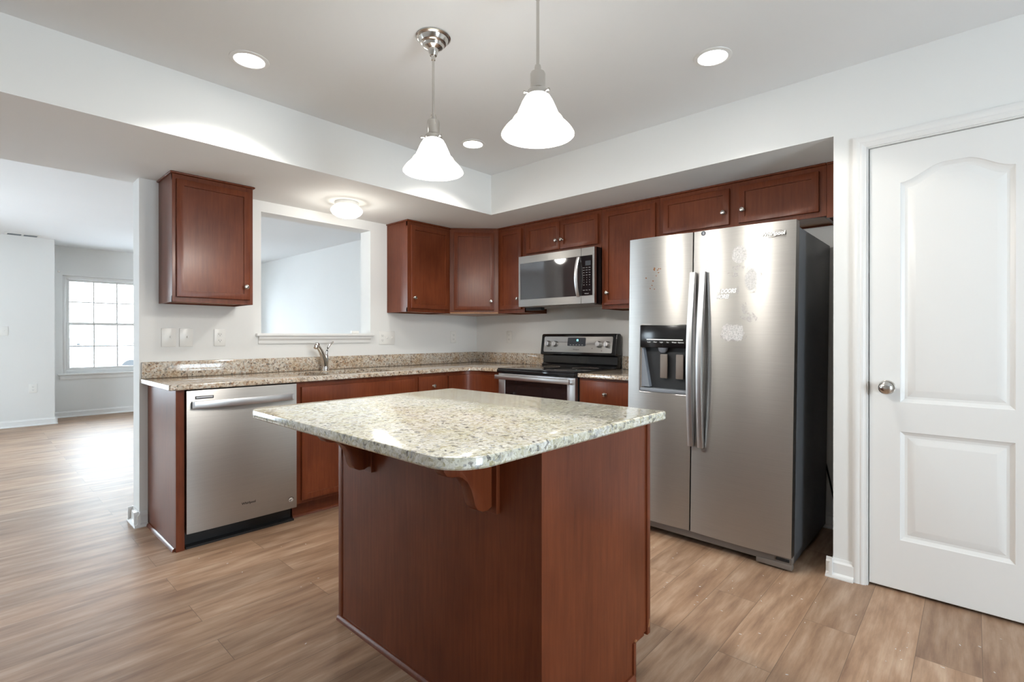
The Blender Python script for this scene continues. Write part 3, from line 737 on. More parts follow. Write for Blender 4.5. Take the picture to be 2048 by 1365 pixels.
for k in range(9):
    a = radians(15+150*k/8); mk.box(0.262+0.0155*cos(a)-0.0013, 0.262+0.0155*cos(a)+0.0013, y_f-0.0022, y_f-0.0008, 0.148+0.0145*sin(a)-0.0016, 0.148+0.0145*sin(a)+0.0016)
mk.prism([(0.250, 0.143), (0.258, 0.140), (0.262, 0.1455), (0.272, 0.149), (0.272, 0.1515), (0.261, 0.149), (0.254, 0.1465)], 'xz', y_f-0.0030, y_f-0.0022)
mk.prism([(0.255, 0.1365), (0.264, 0.1395), (0.270, 0.1425), (0.270, 0.1405), (0.263, 0.1365), (0.258, 0.1345)], 'xz', y_f-0.0030, y_f-0.0022)
mk.build('emblem', M_DARKINK, bd, smooth=0)
MB().box(-0.294, 0.294, -0.535, -0.520, 0.012, 0.098).box(-0.294, 0.294, -0.585, -0.525, 0.001, 0.012).build('toe_panel', M_BLACKM, dw, smooth=0)

# ------------------------------------------------------------------ range
rg = thing('range', 'freestanding electric range with black glass cooktop and stainless backguard', 'range', (0, -1.336, 0))
def Y(y): return y+1.336
y0, y1 = -0.955, -1.717
MB().box(-0.615, -0.02, Y(y1)+0.002, Y(y0)-0.002, 0.02, 0.878).build('body', M_BLACK, rg, smooth=0)
ck = MB().box(-0.672, -0.10, Y(y1), Y(y0), 0.8785, 0.905, 0.004).box(-0.668, -0.105, Y(y1)+0.006, Y(y0)-0.006, 0.9045, 0.914, 0.003).build('cooktop', M_GLASSB, rg)
for xx, yy, rr in ((-0.50, 0.18, 0.11), (-0.50, -0.18, 0.085), (-0.24, 0.18, 0.085), (-0.24, -0.18, 0.105)):
    MB().lathe([(rr, 0.9141), (rr, 0.9144), (rr-0.003, 0.9144), (rr-0.003, 0.9141)], (xx, yy, 0), 'z', 40).build('burner_ring', M_GREYPL, ck)
od = MB()
zt, zb_ = 0.872, 0.235
od.box(-0.655, -0.617, Y(y1)+0.004, Y(y1)+0.075, zb_, zt, 0.003).box(-0.655, -0.617, Y(y0)-0.075, Y(y0)-0.004, zb_, zt, 0.003)
od.box(-0.655, -0.617, Y(y1)+0.07, Y(y0)-0.07, zb_, zb_+0.10, 0.003).box(-0.655, -0.617, Y(y1)+0.07, Y(y0)-0.07, zt-0.045, zt, 0.003)
odo = od.build('oven_door', M_HANDLE, rg)
MB().box(-0.652, -0.618, Y(y1)+0.073, Y(y0)-0.073, zb_+0.095, zt-0.043).build('oven_window', M_OVENW, odo, smooth=0)
MB().box(-0.715, -0.698, Y(y1)+0.015, Y(y0)-0.015, 0.828, 0.862, 0.004).box(-0.70, -0.653, Y(y1)+0.03, Y(y1)+0.05, 0.834, 0.856).box(-0.70, -0.653, Y(y0)-0.05, Y(y0)-0.03, 0.834, 0.856).build('handle', M_HANDLE, odo)
MB().box(-0.652, -0.617, Y(y1)+0.004, Y(y0)-0.004, 0.06, 0.225, 0.003).build('storage_drawer', M_HANDLE, rg)
for xx in (-0.58, -0.08):
    for yy in (-0.34, 0.34): MB().lathe([(0, 0), (0.02, 0), (0.02, 0.02), (0, 0.02)], (xx, yy, 0)).build('leg', M_BLACKM, rg)
bg = MB()
bg.prism([(-0.022, 0.905), (-0.105, 0.905), (-0.105, 0.925), (-0.088, 0.94), (-0.085, 1.000), (-0.092, 1.008), (-0.022, 1.008)], 'xz', Y(y1)+0.003, Y(y0)-0.003, 0.003)
bg.prism([(-0.022, 1.008), (-0.118, 1.008), (-0.122, 1.016), (-0.098, 1.176), (-0.088, 1.187), (-0.045, 1.187), (-0.022, 1.165)], 'xz', Y(y1), Y(y0), 0.005)
bgo = bg.build('backguard', M_BLACK, rg, smooth=30)
# tilted control panel frame: origin at panel centre, z outwards
ang = math.atan2(0.024, 0.16)
PM = Matrix.Translation((-0.1105, 0.0, 1.097)) @ Matrix(((0, sin(ang), -cos(ang), 0), (-1, 0, 0, 0), (0, cos(ang), sin(ang), 0), (0, 0, 0, 1)))
pn = MB().prism(rounded(rect(-0.348, 0.348, -0.066, 0.068), 0.012, 5), 'xy', -0.002, 0.0022, 0.0008, 1, M=PM).build('control_panel', M_STEEL, bgo, smooth=30)
dp = MB().prism(rounded(rect(-0.092, 0.092, -0.012, 0.058), 0.008, 4), 'xy', 0.0022, 0.0034, M=PM).build('display', M_BADGE, pn, smooth=30)
text('clock_digits', '12', 0.022, M_CYAN, dp, PM @ Matrix.Translation((0.008, 0.036, 0.0036)), bold=0.0006, extrude=0.0003)
kk = MB()
for k in range(5): kk.box(-0.065+0.03*k, -0.053+0.03*k, -0.004, -0.0015, 0.0034, 0.0038, M=PM)
kk.build('key_marking', M_WHITEINK, dp, smooth=0)
text('lettering', 'Whirlpool', 0.015, M_DARKINK, pn, PM @ Matrix.Translation((0.0, -0.042, 0.0024)), extrude=0.0003)
for kx in (-0.300, -0.222, 0.222, 0.300):
    kn = MB().lathe([(0, 0), (0.027, 0), (0.027, 0.004), (0.0235, 0.008), (0.022, 0.024), (0.019, 0.027), (0, 0.0275)], (kx, 0.004, 0.0022), 'z', 28, M=PM).build('control_knob', M_HANDLE, pn)
    MB().box(kx-0.005, kx+0.005, -0.019, 0.027, 0.026, 0.037, 0.002, M=PM).build('grip', M_HANDLE, kn)
for a, b in ((-0.262, -0.046), (0.160, -0.030), (0.252, -0.048)): MB().lathe([(0, 0), (0.0035, 0), (0.0035, 0.001), (0, 0.001)], (a, b, 0.0022), 'z', 12, M=PM).build('indicator_light', M_DARKINK, pn)

# ------------------------------------------------------------------ microwave
mw = thing('microwave', 'over-the-range stainless microwave with dark glass door', 'microwave', (0, -1.327, 1.412))
def mz(z): return z-1.412
a, b = 0.377, -0.382           # local y of the two ends
MB().box(-0.374, -0.004, b+0.004, a-0.004, mz(1.414), mz(1.838)).build('body', M_BLACK, mw, smooth=0)
yd = -0.262                      # split between door and control panel
def frame_yz(mb, ya, yb, za, zb, iya, iyb, iza, izb, x0, x1, r=0.012):
    bm = bmesh.new()
    out = rect(min(ya, yb), max(ya, yb), za, zb); inn = rounded(rect(min(iya, iyb), max(iya, iyb), iza, izb), r, 5)
    def loop(p, x): return [bm.verts.new((x, q[0], q[1])) for q in p]
    def edges(l): return [bm.edges.get((l[i], l[(i+1) % len(l)])) or bm.edges.new((l[i], l[(i+1) % len(l)])) for i in range(len(l))]
    of, ob_, jf, jb = loop(out, x0), loop(out, x1), loop(inn, x0), loop(inn, x1)
    for A, B in ((of, ob_), (jf, jb)):
        for i in range(len(A)): bm.faces.new((A[i], A[(i+1) % len(A)], B[(i+1) % len(A)], B[i]))
    bmesh.ops.triangle_fill(bm, use_beauty=True, edges=edges(of)+edges(jf)); bmesh.ops.triangle_fill(bm, use_beauty=True, edges=edges(ob_)+edges(jb))
    mb.add(bm); return mb
md = frame_yz(MB(), yd+0.0008, a, mz(1.414), mz(1.835), yd+0.0008-0.05, a-0.017, mz(1.474), mz(1.774), -0.405, -0.375) if False else MB()
md.box(-0.405, -0.375, yd+0.0008, a, mz(1.774), mz(1.835), 0.0015, 1).box(-0.405, -0.375, yd+0.0008, a, mz(1.414), mz(1.474), 0.0015, 1).box(-0.405, -0.375, a-0.016, a, mz(1.470), mz(1.778), 0.0015, 1)
mdo = md.build('door', M_STEEL, mw, smooth=30)
MB().prism([(-0.3998, mz(1.4735)), (-0.376, mz(1.4735)), (-0.376, mz(1.7745)), (-0.4046, mz(1.7745))], 'xz', yd+0.0005, a-0.0155, 0.001, 1).build('door_glass', M_MWGL, mdo, smooth=30)
nn_ = 18
ho = [(-0.408-0.034*sin(pi*k/nn_)**0.8, mz(1.466)+0.305*k/nn_) for k in range(nn_+1)]
hi_ = [(x+0.010, z) for x, z in ho][::-1]
MB().prism(ho+hi_, 'xz', -0.250, -0.222, 0.002).build('handle', M_HANDLE, mdo, smooth=30)
cp = MB().box(-0.405, -0.375, b, yd-0.0008, mz(1.774), mz(1.835), 0.0015, 1).box(-0.405, -0.375, b, yd-0.0008, mz(1.414), mz(1.474), 0.0015, 1).box(-0.405, -0.375, b, b+0.018, mz(1.470), mz(1.778), 0.0015, 1).build('control_panel', M_STEEL, mw, smooth=30)
kp = MB().box(-0.4036, -0.376, b+0.0175, yd-0.001, mz(1.4735), mz(1.7745), 0.001, 1).build('keypad', M_GLASSB, cp, smooth=30)
MB().box(-0.4042, -0.4034, b+0.034, b+0.082, mz(1.700), mz(1.735)).build('display', M_BADGE, kp, smooth=0)
lab = [['Popcorn', 'Cook', 'Reheat'], ['Potato', 'Defrost', 'Steam'], ['Melt', 'Soften', 'Keep'], ['Power', 'Timer', 'Warm'], ['1', '2', '3'], ['4', '5', '6'], ['7', '8', '9'], ['Light', '0', 'Fan']]
for i, row in enumerate(lab):
    for j, w_ in enumerate(row):
        text('key_marking', w_, 0.0085 if len(w_) < 2 else 0.0062, M_WHITEINK, kp, face_nx(-0.4038, -0.287-0.0255*j, mz(1.684-0.0185*i)), extrude=0.0002)
for j, w_ in enumerate(('Cancel', 'Clock', 'Start')):
    text('key_marking', w_, 0.0068, M_WHITEINK, kp, face_nx(-0.4038, -0.287-0.0255*j, mz(1.515)), extrude=0.0002)
text('lettering', 'Whirlpool', 0.0095, M_WHITEINK, kp, face_nx(-0.4038, -0.312, mz(1.489)), extrude=0.0002)
MB().box(-0.36, -0.06, b+0.03, a-0.03, mz(1.408), mz(1.414)).build('grease_filter', M_GREYPL, mw, smooth=0)
MB().box(-0.335, -0.285, a-0.185, a-0.02, mz(1.385), mz(1.408), 0.003).build('vent_louver', M_BLACKM, mw, smooth=0)

# ------------------------------------------------------------------ refrigerator
FD, FYL, FYR = 0.849, -2.2308, -3.137
fr = thing('refrigerator', 'side-by-side stainless refrigerator with dispenser, smudges and a peeling sticker', 'refrigerator', (-0.4, FYR, 0))
fr.rotation_euler = (0.0132, 0, 0)
def fx(x): return x+0.4
def fy(y): return y-FYR
FW = 0.906
MB().box(fx(-0.775), fx(-0.045), 0.004, FW-0.004, 0.03, 1.712, 0.004).build('case', M_FRSIDE, fr)
zd0, zd1 = 0.078, 1.736
ysp = -2.6385+FYR*-1 + 0.0     # split centre measured from the right-hand edge
ysp = 0.5115
def door_surface(y, ya, yb): 
    t = (y-(ya+yb)/2)/((yb-ya)/2); return fx(-FD)+0.010*t*t
def fridge_door(name, ya, yb, hole=None):
    bm = bmesh.new()
    ys = sorted(set([ya+(yb-ya)*k/18 for k in range(19)] + (list(hole[:2]) if hole else [])))
    zs = sorted(set([zd0, zd1] + (list(hole[2:]) if hole else [])))
    g = [[bm.verts.new((door_surface(y, ya, yb), y, z)) for z in zs] for y in ys]
    for i in range(len(ys)-1):
        for j in range(len(zs)-1):
            if hole and hole[0]-1e-6 <= ys[i] and ys[i+1] <= hole[1]+1e-6 and hole[2]-1e-6 <= zs[j] and zs[j+1] <= hole[3]+1e-6: continue
            bm.faces.new((g[i][j], g[i+1][j], g[i+1][j+1], g[i][j+1]))
    be = [e_ for e_ in bm.edges if e_.is_boundary]
    r_ = bmesh.ops.extrude_edge_only(bm, edges=be)
    for v in r_['geom']:
        if isinstance(v, bmesh.types.BMVert): v.co.x = fx(-0.782)
    loose = [v for v in bm.verts if not v.link_faces]
    bmesh.ops.delete(bm, geom=loose, context='VERTS')
    bmesh.ops.recalc_face_normals(bm, faces=bm.faces[:])
    return MB().add(bm).build(name, M_STEEL, fr, smooth=30)
HY0, HY1, HZ0, HZ1 = fy(-2.612), fy(-2.312), 0.832, 1.222
fz = fridge_door('freezer_door', ysp+0.0035, FW, (HY0, HY1, HZ0, HZ1))
rd = fridge_door('refrigerator_door', 0.0, ysp-0.0035)
MB().box(fx(-0.800), fx(-0.776), 0.006, FW-0.006, 0.05, 1.725).build('door_gasket', M_BLACKM, fr, smooth=0)
# dispenser
dc = MB().prism(rounded(rect(HY0-0.006, HY1+0.006, HZ0-0.006, HZ1+0.006), 0.012, 5), 'yz', fx(-0.795), fx(-0.792)).build('dispenser', M_GREYPL, fz, smooth=0)
xs = fx(-0.846)
MB().box(xs, fx(-0.796), HY0+0.001, HY1-0.001, 1.092, HZ1-0.001, 0.003).build('dispenser_panel', M_BLACK, dc)
cv = MB()
cv.box(xs+0.006, fx(-0.795), HY1-0.004, HY1-0.0005, HZ0, 1.092).box(xs+0.006, fx(-0.795), HY0+0.0005, HY0+0.004, HZ0, 1.092)
cv.prism([(HY0+0.004, 0.85), (HY1-0.004, 0.85), (HY1-0.004, 1.09), (HY0+0.004, 1.09)], 'yz', fx(-0.799), fx(-0.7955))
cv.build('dispenser_recess', M_GREYPL, dc, smooth=0)
MB().prism([(HY1-0.004, 0.86), (HY1-0.055, 0.86), (HY1-0.012, 1.088), (HY1-0.004, 1.088)], 'yz', xs+0.012, xs+0.045).build('recess_side', M_SLATE, dc, smooth=0)
MB().box(xs-0.004, fx(-0.797), HY0+0.002, HY1-0.002, HZ0+0.001, HZ0+0.022, 0.004).build('drip_tray', M_SLATE, dc)
for yy in (fy(-2.452), fy(-2.548)):
    MB().box(xs+0.018, xs+0.030, yy-0.022, yy+0.022, 0.915, 1.055, 0.003).build('paddle', M_GREYPD, dc)
MB().lathe([(0, 0), (0.030, 0), (0.024, -0.02), (0.012, -0.03), (0, -0.03)], (xs+0.025, fy(-2.445), 1.092), 'z', 20).build('nozzle', M_SLATE, dc)
kk = MB().box(xs-0.0008, xs+0.0005, fy(-2.575), fy(-2.352), 1.136, 1.1415).build('key_marking', M_WHITEINK, dc, smooth=0)
for i, w_ in enumerate(('Lock', 'Filter', 'Light', 'Ice', 'Water', 'Options')):
    text('key_marking', w_, 0.0105, M_WHITEINK, dc, face_nx(xs-0.0006, fy(-2.368-0.039*i), 1.124), extrude=0.0003)
rim = MB(); rim_o = rounded(rect(HY0-0.004, HY1+0.004, HZ0-0.004, HZ1+0.004), 0.014, 5)
rim.tube([(door_surface(p[0], ysp, FW)-0.0008, p[0], p[1]) for p in rim_o+rim_o[:1]], 0.003, 8); rim.build('dispenser_rim', M_HANDLE, dc)
# handles
def fr_handle(parent, yc):
    n_ = 24; z0_, z1_ = 0.555, 1.512; xb = door_surface(yc, *((ysp, FW) if yc > ysp else (0, ysp)))
    out_ = [(xb-0.028-0.038*sin(pi*k/n_), z0_+(z1_-z0_)*k/n_) for k in range(n_+1)]
    in_ = [(xb-0.004-0.030*sin(pi*k/n_), z0_+(z1_-z0_)*k/n_) for k in range(n_+1)][::-1]
    return MB().prism(out_+in_, 'xz', yc-0.0155, yc+0.0155, 0.003).build('handle', M_HANDLE, parent, smooth=30)
fr_handle(fz, fy(-2.633)+0.0); fr_handle(rd, fy(-2.69))
# grille and feet
MB().box(fx(-0.812), fx(-0.60), 0.004, FW-0.004, 0.030, 0.074, 0.004).box(fx(-0.815), fx(-0.78), 0.002, 0.17, 0.008, 0.036, 0.004).build('base_grille', M_GREYPD, fr)
MB().box(fx(-0.817), fx(-0.805), 0.014, 0.075, 0.046, 0.060, 0.002).build('hinge_bracket', M_BLACKM, fr)
for yy in (0.06, FW-0.06):
    for xx in (-0.74, -0.12): MB().lathe([(0, 0), (0.02, 0), (0.02, 0.032), (0, 0.032)], (fx(xx), yy, 0.0 if yy < 0.2 else 0.0), 'z', 16).build('foot', M_BLACKM, fr)
for yy in (0.012, FW-0.012-0.03): MB().box(fx(-0.83), fx(-0.72), yy, yy+0.03, 1.7125, 1.733, 0.004).build('hinge_cover', M_FRSIDE, fr)
# marks on the doors
def mark(name, parent, pts, m, off=0.0007):
    ya, yb = (ysp+0.0035, FW) if pts[0][0] > ysp else (0.0, ysp-0.0035)
    bm = bmesh.new(); lo = [bm.verts.new((door_surface(p[0], ya, yb)-off*0.4, *p)) for p in pts]; hi = [bm.verts.new((door_surface(p[0], ya, yb)-off, *p)) for p in pts]
    bm.faces.new(hi)
    for i in range(len(pts)): j = (i+1) % len(pts); bm.faces.new((lo[i], lo[j], hi[j], hi[i]))
    bmesh.ops.triangulate(bm, faces=[f for f in bm.faces if len(f.verts) > 4])
    return MB().add(bm).build(name, m, parent, smooth=0)
def blob(cy, cz, ry, rz_, n=22, jag=0.2, seed=0):
    rr = random.Random(seed); return [(cy+ry*(1+rr.uniform(-jag, jag))*cos(2*pi*k/n), cz+rz_*(1+rr.uniform(-jag, jag))*sin(2*pi*k/n)) for k in range(n)]
for i, (cy, cz, ry, rz_, jag, mm) in enumerate([
    (-2.876, 1.588, 0.039, 0.046, 0.05, M_RESID), (-2.868, 1.520, 0.030, 0.012, 0.4, M_SMEAR), (-2.845, 1.487, 0.030, 0.012, 0.3, M_SMEAR),
    (-2.945, 1.470, 0.038, 0.075, 0.22, M_SMEAR), (-2.935, 1.455, 0.030, 0.055, 0.12, M_RESID), (-2.822, 1.185, 0.036, 0.042, 0.18, M_RESID), (-2.870, 1.182, 0.034, 0.046, 0.2, M_RESID),
    (-2.846, 1.160, 0.060, 0.022, 0.25, M_SMEAR), (-2.730, 1.618, 0.016, 0.012, 0.4, M_SMEAR), (-2.712, 1.585, 0.012, 0.018, 0.3, M_SMEAR),
    (-2.742, 1.508, 0.016, 0.007, 0.4, M_SMEAR), (-2.905, 1.310, 0.014, 0.030, 0.3, M_SMEAR), (-2.930, 1.262, 0.036, 0.020, 0.35, M_SMEAR), (-2.868, 1.405, 0.008, 0.020, 0.3, M_SMEAR)]):
    mark('residue_patch', rd, blob(fy(cy), cz, ry, rz_, 26, jag, i+3), mm)
# torn notches around the heart shaped residue
for i, (yy, zz) in enumerate(((-2.398, 1.548), (-2.418, 1.541), (-2.426, 1.549), (-2.436, 1.548), (-2.424, 1.527), (-2.410, 1.509), (-2.391, 1.480), (-2.384, 1.455), (-2.400, 1.432), (-2.372, 1.437), (-2.345, 1.500))):
    mark('stain', fz, blob(fy(yy), zz, 0.0045 if i else 0.007, 0.0035 if i else 0.011, 10, 0.45, i+40), M_ORING)
SQ = Matrix.Diagonal((0.74, 1, 1, 1))
text('sticker_lettering', '4 DOORS', 0.030, M_WHITEINK, rd, face_nx(door_surface(fy(-2.815), 0, ysp)-0.0016, fy(-2.812), 1.401) @ SQ, shear=0.3, bold=0.0016, extrude=0.0003)
text('sticker_lettering', 'MORE!', 0.030, M_WHITEINK, rd, face_nx(door_surface(fy(-2.790), 0, ysp)-0.0016, fy(-2.790), 1.372) @ SQ, shear=0.3, bold=0.0016, extrude=0.0003)
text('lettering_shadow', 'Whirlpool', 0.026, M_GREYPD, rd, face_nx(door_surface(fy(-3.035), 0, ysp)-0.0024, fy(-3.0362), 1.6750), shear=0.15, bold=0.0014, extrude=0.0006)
text('lettering', 'Whirlpool', 0.026, M_PLATE, rd, face_nx(door_surface(fy(-3.035), 0, ysp)-0.0035, fy(-3.035), 1.676), shear=0.15, bold=0.0008, extrude=0.0012)
sw = MB().tube([(door_surface(fy(-3.035), 0, ysp)-0.003, fy(-3.035-0.05*cos(t)), 1.676+0.016*sin(t)+0.004*cos(t)) for t in [radians(200+k*15) for k in range(17)]], [0.0002+0.0012*sin(pi*k/16) for k in range(17)], 6); sw.build('logo_swirl', M_CHROME, rd)
bdg = MB().lathe([(0, 0), (0.0125, 0), (0.0125, 0.0015), (0.0115, 0.002), (0, 0.002)], (door_surface(fy(-2.683), 0, ysp)-0.0002, fy(-2.683), 1.722), '-x', 28).build('badge', M_BADGE, rd)
MB().box(door_surface(fy(-2.683), 0, ysp)-0.0026, door_surface(fy(-2.683), 0, ysp)-0.002, fy(-2.688), fy(-2.678), 1.715, 1.729).build('emblem', M_SLATE, bdg, smooth=0)
MB().tube([(fx(-0.05), 0.02, 0.45), (fx(-0.03), -0.01, 0.30), (fx(-0.02), -0.035, 0.17), (fx(-0.02), -0.06, 0.10), (fx(-0.02), -0.10, 0.08), (fx(-0.02), -0.125, 0.16)], 0.005, 8).build('power_cord', M_CORD, fr)

# ------------------------------------------------------------------ island
IX0, IX1, IY0, IY1 = -2.508, -1.908, -2.938, -1.850
isl = thing('kitchen_island', 'cherry kitchen island cabinet with corbels under its overhang', 'kitchen island', ((IX0+IX1)/2, (IY0+IY1)/2, 0))
o = isl.location
ZI = CT0-0.001
MB().box(IX0+0.014, IX1-0.02, IY0+0.008, IY1-0.008, 0.105, ZI).box(IX0+0.014, IX1-0.10, IY0+0.01, IY1-0.01, 0.0, 0.105).build('cabinet_box', M_WOOD, isl, o, smooth=0)
MB().box(IX0+0.004, IX0+0.013, IY0+0.01, IY1-0.012, 0.0, ZI).build('back_panel', M_WOOD, isl, o, smooth=0)
MB().box(IX0, IX0+0.020, IY1-0.026, IY1, 0.0, ZI, 0.002).build('corner_stile', M_WOOD, isl, o)
ep = [(IX0, 0), (IX1-0.095, 0), (IX1-0.095, 0.125), (IX1-0.004, 0.125), (IX1-0.004, ZI), (IX0, ZI)]
MB().prism(ep, 'xz', IY0, IY0+0.009).build('end_panel', M_WOOD, isl, o, smooth=0)
MB().box(IX1-0.022, IX1, IY0-0.006, IY0+0.012, 0.112, ZI, 0.002).box(IX1-0.115, IX1-0.098, IY0-0.005, IY0+0.002, 0.0, 0.122, 0.002).build('end_stile', M_WOOD, isl, o)
MB().prism([(IX1-0.106, 0.124), (IX1-0.102, 0.128), (IX1-0.094, 0.128), (IX1-0.094, 0.124)], 'xz', IY0-0.0053, IY0+0.001).build('chipped_edge', M_WOODIN, isl, o, smooth=0)
MB().prism([(IX1-0.016, 0.140), (IX1-0.012, 0.152), (IX1-0.009, 0.168), (IX1-0.005, 0.160), (IX1-0.006, 0.142), (IX1-0.011, 0.134)], 'xz', IY0-0.0066, IY0-0.0055).build('chipped_edge', M_WOODIN, isl, o, smooth=0)
shoe = [(0, 0), (-0.014, 0), (-0.012, 0.011), (-0.006, 0.018), (0, 0.0195)]
MB().prism([(IX0+0.004+a_, b_) for a_, b_ in shoe], 'xz', IY0-0.012, IY1).prism([(IY0+a_, b_) for a_, b_ in shoe], 'yz', IX0-0.01, IX1-0.115).build('shoe_molding', M_WOOD, isl, o)
RI = Matrix.Translation((IX1, IY0, 0)) @ Matrix.Rotation(pi/2, 4, 'Z')   # doors face the range
for k in range(2):
    for nm, za, zb2, kz in (('drawer', 0.72, 0.855, 0.79), ('door', 0.13, 0.70, 0.62)):
        d = MB().shaker(0.03+0.53*k, 0.53+0.53*k, za, zb2, 0.0, t=0.018, rail=0 if nm == 'drawer' else 0.052, M=RI).build(nm, M_WOOD, isl, o, smooth=30)
        MB().lathe(KNOBP, (0.28+0.53*k if nm == 'drawer' else 0.48+0.1*k, 0.0, kz), '-y', 16, M=RI).build('knob', M_NICKEL, d, o)
cprof = [(0.0, 0.0), (0.0, -0.203), (0.018, -0.210), (0.038, -0.209), (0.056, -0.200), (0.067, -0.184), (0.073, -0.160), (0.082, -0.134), (0.096, -0.112), (0.114, -0.097), (0.132, -0.090), (0.152, -0.088), (0.168, -0.082), (0.179, -0.068), (0.183, -0.050), (0.184, 0.0)]
for yc in (-2.075, -2.738):
    M = Matrix(((-1, 0, 0, IX0+0.004-0.014), (0, 1, 0, yc), (0, 0, 1, ZI), (0, 0, 0, 1)))
    c_ = MB().prism(cprof, 'xz', -0.022, 0.022, 0.003, 2, M=M).build('corbel', M_WOOD, isl, o, smooth=40)
    MB().box(IX0-0.010, IX0+0.004, yc-0.040, yc+0.040, ZI-0.222, ZI, 0.001, 1).build('backplate', M_WOOD, c_, o, smooth=0)
ict = thing('island_countertop', 'pale speckled granite island countertop with rounded corners', 'countertop', (-2.38, -2.42, CT0))
io = rounded(rect(-2.862, -1.893, -3.003, -1.845), [0.105, 0.022, 0.012, 0.075], 12)
MB().slab(io, [], CT0, CT1, 0.005).build('worktop', M_GRANI, ict, ict.location)

# ------------------------------------------------------------------ lamps
def lamp_light(name, kind, parent, loc, power, col=WARM, rad=0.05, spot=None):
    l = bpy.data.lights.new(name, kind); l.energy = power; l.color = col; l.shadow_soft_size = rad
    if spot: l.spot_size = radians(spot); l.spot_blend = 0.22
    o_ = bpy.data.objects.new(name, l); COL.objects.link(o_); o_.parent = parent; o_.location = loc
    return o_
for x, y, lb in ((-2.650, -1.290, 'glowing recessed ceiling downlight over the dishwasher side of the tray'), (-1.228, -2.903, 'glowing recessed ceiling downlight in front of the refrigerator'),
                 (-1.254, -1.306, 'glowing recessed ceiling downlight near the tray corner, seen between the pendants')):
    c_ = thing('recessed_light', lb, 'ceiling light', (x, y, ZC), 0, 'recessed ceiling lights')
    MB().lathe([(0.062, -0.0005), (0.084, -0.0005), (0.083, -0.003), (0.066, -0.006), (0.062, -0.003)], seg=40).build('trim_ring', M_TRIM, c_)
    MB().lathe([(0, -0.0012), (0.064, -0.0012), (0.063, -0.0035), (0, -0.006)], seg=40).build('lens', M_CANE, c_)
    lamp_light('downlight', 'SPOT', c_, (0, 0, -0.02), P_CAN, rad=0.06, spot=128)
SHP = [(0.033, 0.138), (0.044, 0.130), (0.054, 0.113), (0.064, 0.090), (0.074, 0.067), (0.083, 0.051), (0.096, 0.037), (0.112, 0.021), (0.124, 0.006), (0.128, -0.003)]
def pendant(x, y, ztop, label):
    """ztop = bottom rim height of shade"""
    p = thing('pendant_light', label, 'pendant lamp', (x, y, ZC), 0, 'pendant lights over the island')
    zr = ztop-ZC
    MB().lathe([(0, -0.001), (0.073, -0.001), (0.075, -0.006), (0.070, -0.010), (0.064, -0.012), (0.060, -0.020), (0.055, -0.028), (0.047, -0.030), (0.043, -0.034), (0.040, -0.046), (0.028, -0.052), (0.022, -0.054), (0.019, -0.070), (0.015, -0.080), (0.0, -0.082)], seg=40).build('canopy', M_NICKEL, p)
    MB().lathe([(0, -0.078), (0.009, -0.078), (0.009, -0.10), (0.0055, -0.103), (0.0055, zr+0.245), (0.010, zr+0.242), (0.012, zr+0.232), (0.010, zr+0.222), (0, zr+0.220)], seg=20).build('rod', M_NICKEL, p)
    so = MB().lathe([(0, zr+0.226), (0.012, zr+0.224), (0.024, zr+0.217), (0.0265, zr+0.211), (0.0265, zr+0.160), (0.034, zr+0.153), (0.037, zr+0.148), (0.037, zr+0.134), (0.034, zr+0.132), (0, zr+0.132)], seg=28).build('socket', M_NICKEL, p)
    for k in range(3):
        a_ = 2*pi*k/3+0.5; MB().lathe([(0, 0), (0.0035, 0), (0.0035, 0.012), (0.005, 0.013), (0.005, 0.018), (0, 0.018)], (0, 0, 0), 'x', 10, M=Matrix.Translation((0, 0, zr+0.141)) @ Matrix.Rotation(a_, 4, 'Z') @ Matrix.Translation((0.035, 0, 0))).build('thumbscrew', M_NICKEL, so)
    prof = [(r_, zr+h_) for r_, h_ in SHP]+[(r_-0.004, zr+h_) for r_, h_ in SHP[::-1]]
    sh = MB().lathe(prof, seg=40).build('shade', M_SHADE, p)
    MB().lathe([(0.0800, zr+0.0575), (0.0840, zr+0.0560), (0.0885, zr+0.0500), (0.0870, zr+0.0450)], seg=40).build('shade_band', M_RIM, sh)
    MB().lathe([(0.1245, zr+0.0058), (0.1290, zr-0.0025), (0.1282, zr-0.0040), (0.1245, zr-0.0025)], seg=40).build('shade_lip', M_RIM, sh)
    MB().lathe([(0, zr+0.10), (0.013, zr+0.10), (0.014, zr+0.085), (0.026, zr+0.062), (0.030, zr+0.045), (0.024, zr+0.026), (0.010, zr+0.016), (0, zr+0.015)], seg=20).build('bulb', M_DOME, p)
    lamp_light('pendant_bulb', 'POINT', p, (0, 0, zr-0.02), P_PEND, rad=0.05)
pendant(-2.187, -2.068, 1.880, 'brushed nickel pendant lamp with visible canopy over the sink end of the island')
pendant(-2.187, -2.655, 1.882, 'brushed nickel pendant lamp hanging closer to the refrigerator, its canopy out of view')
fm = thing('flush_mount_light', 'frosted dome ceiling lamp glowing above the sink', 'ceiling light', (-1.678, -0.42, ZS))
MB().lathe([(0, -0.001), (0.080, -0.001), (0.083, -0.006), (0.083, -0.026), (0.079, -0.030), (0.076, -0.026), (0, -0.026)], seg=40).build('base', M_TRIM, fm)
MB().lathe([(0.076, -0.028), (0.098, -0.040), (0.110, -0.056), (0.110, -0.070), (0.098, -0.088), (0.072, -0.104), (0.036, -0.113), (0, -0.115)], seg=40).build('dome', M_DOME, fm)
lamp_light('dome_bulb', 'POINT', fm, (0, 0, -0.155), P_FLUSH, rad=0.06)

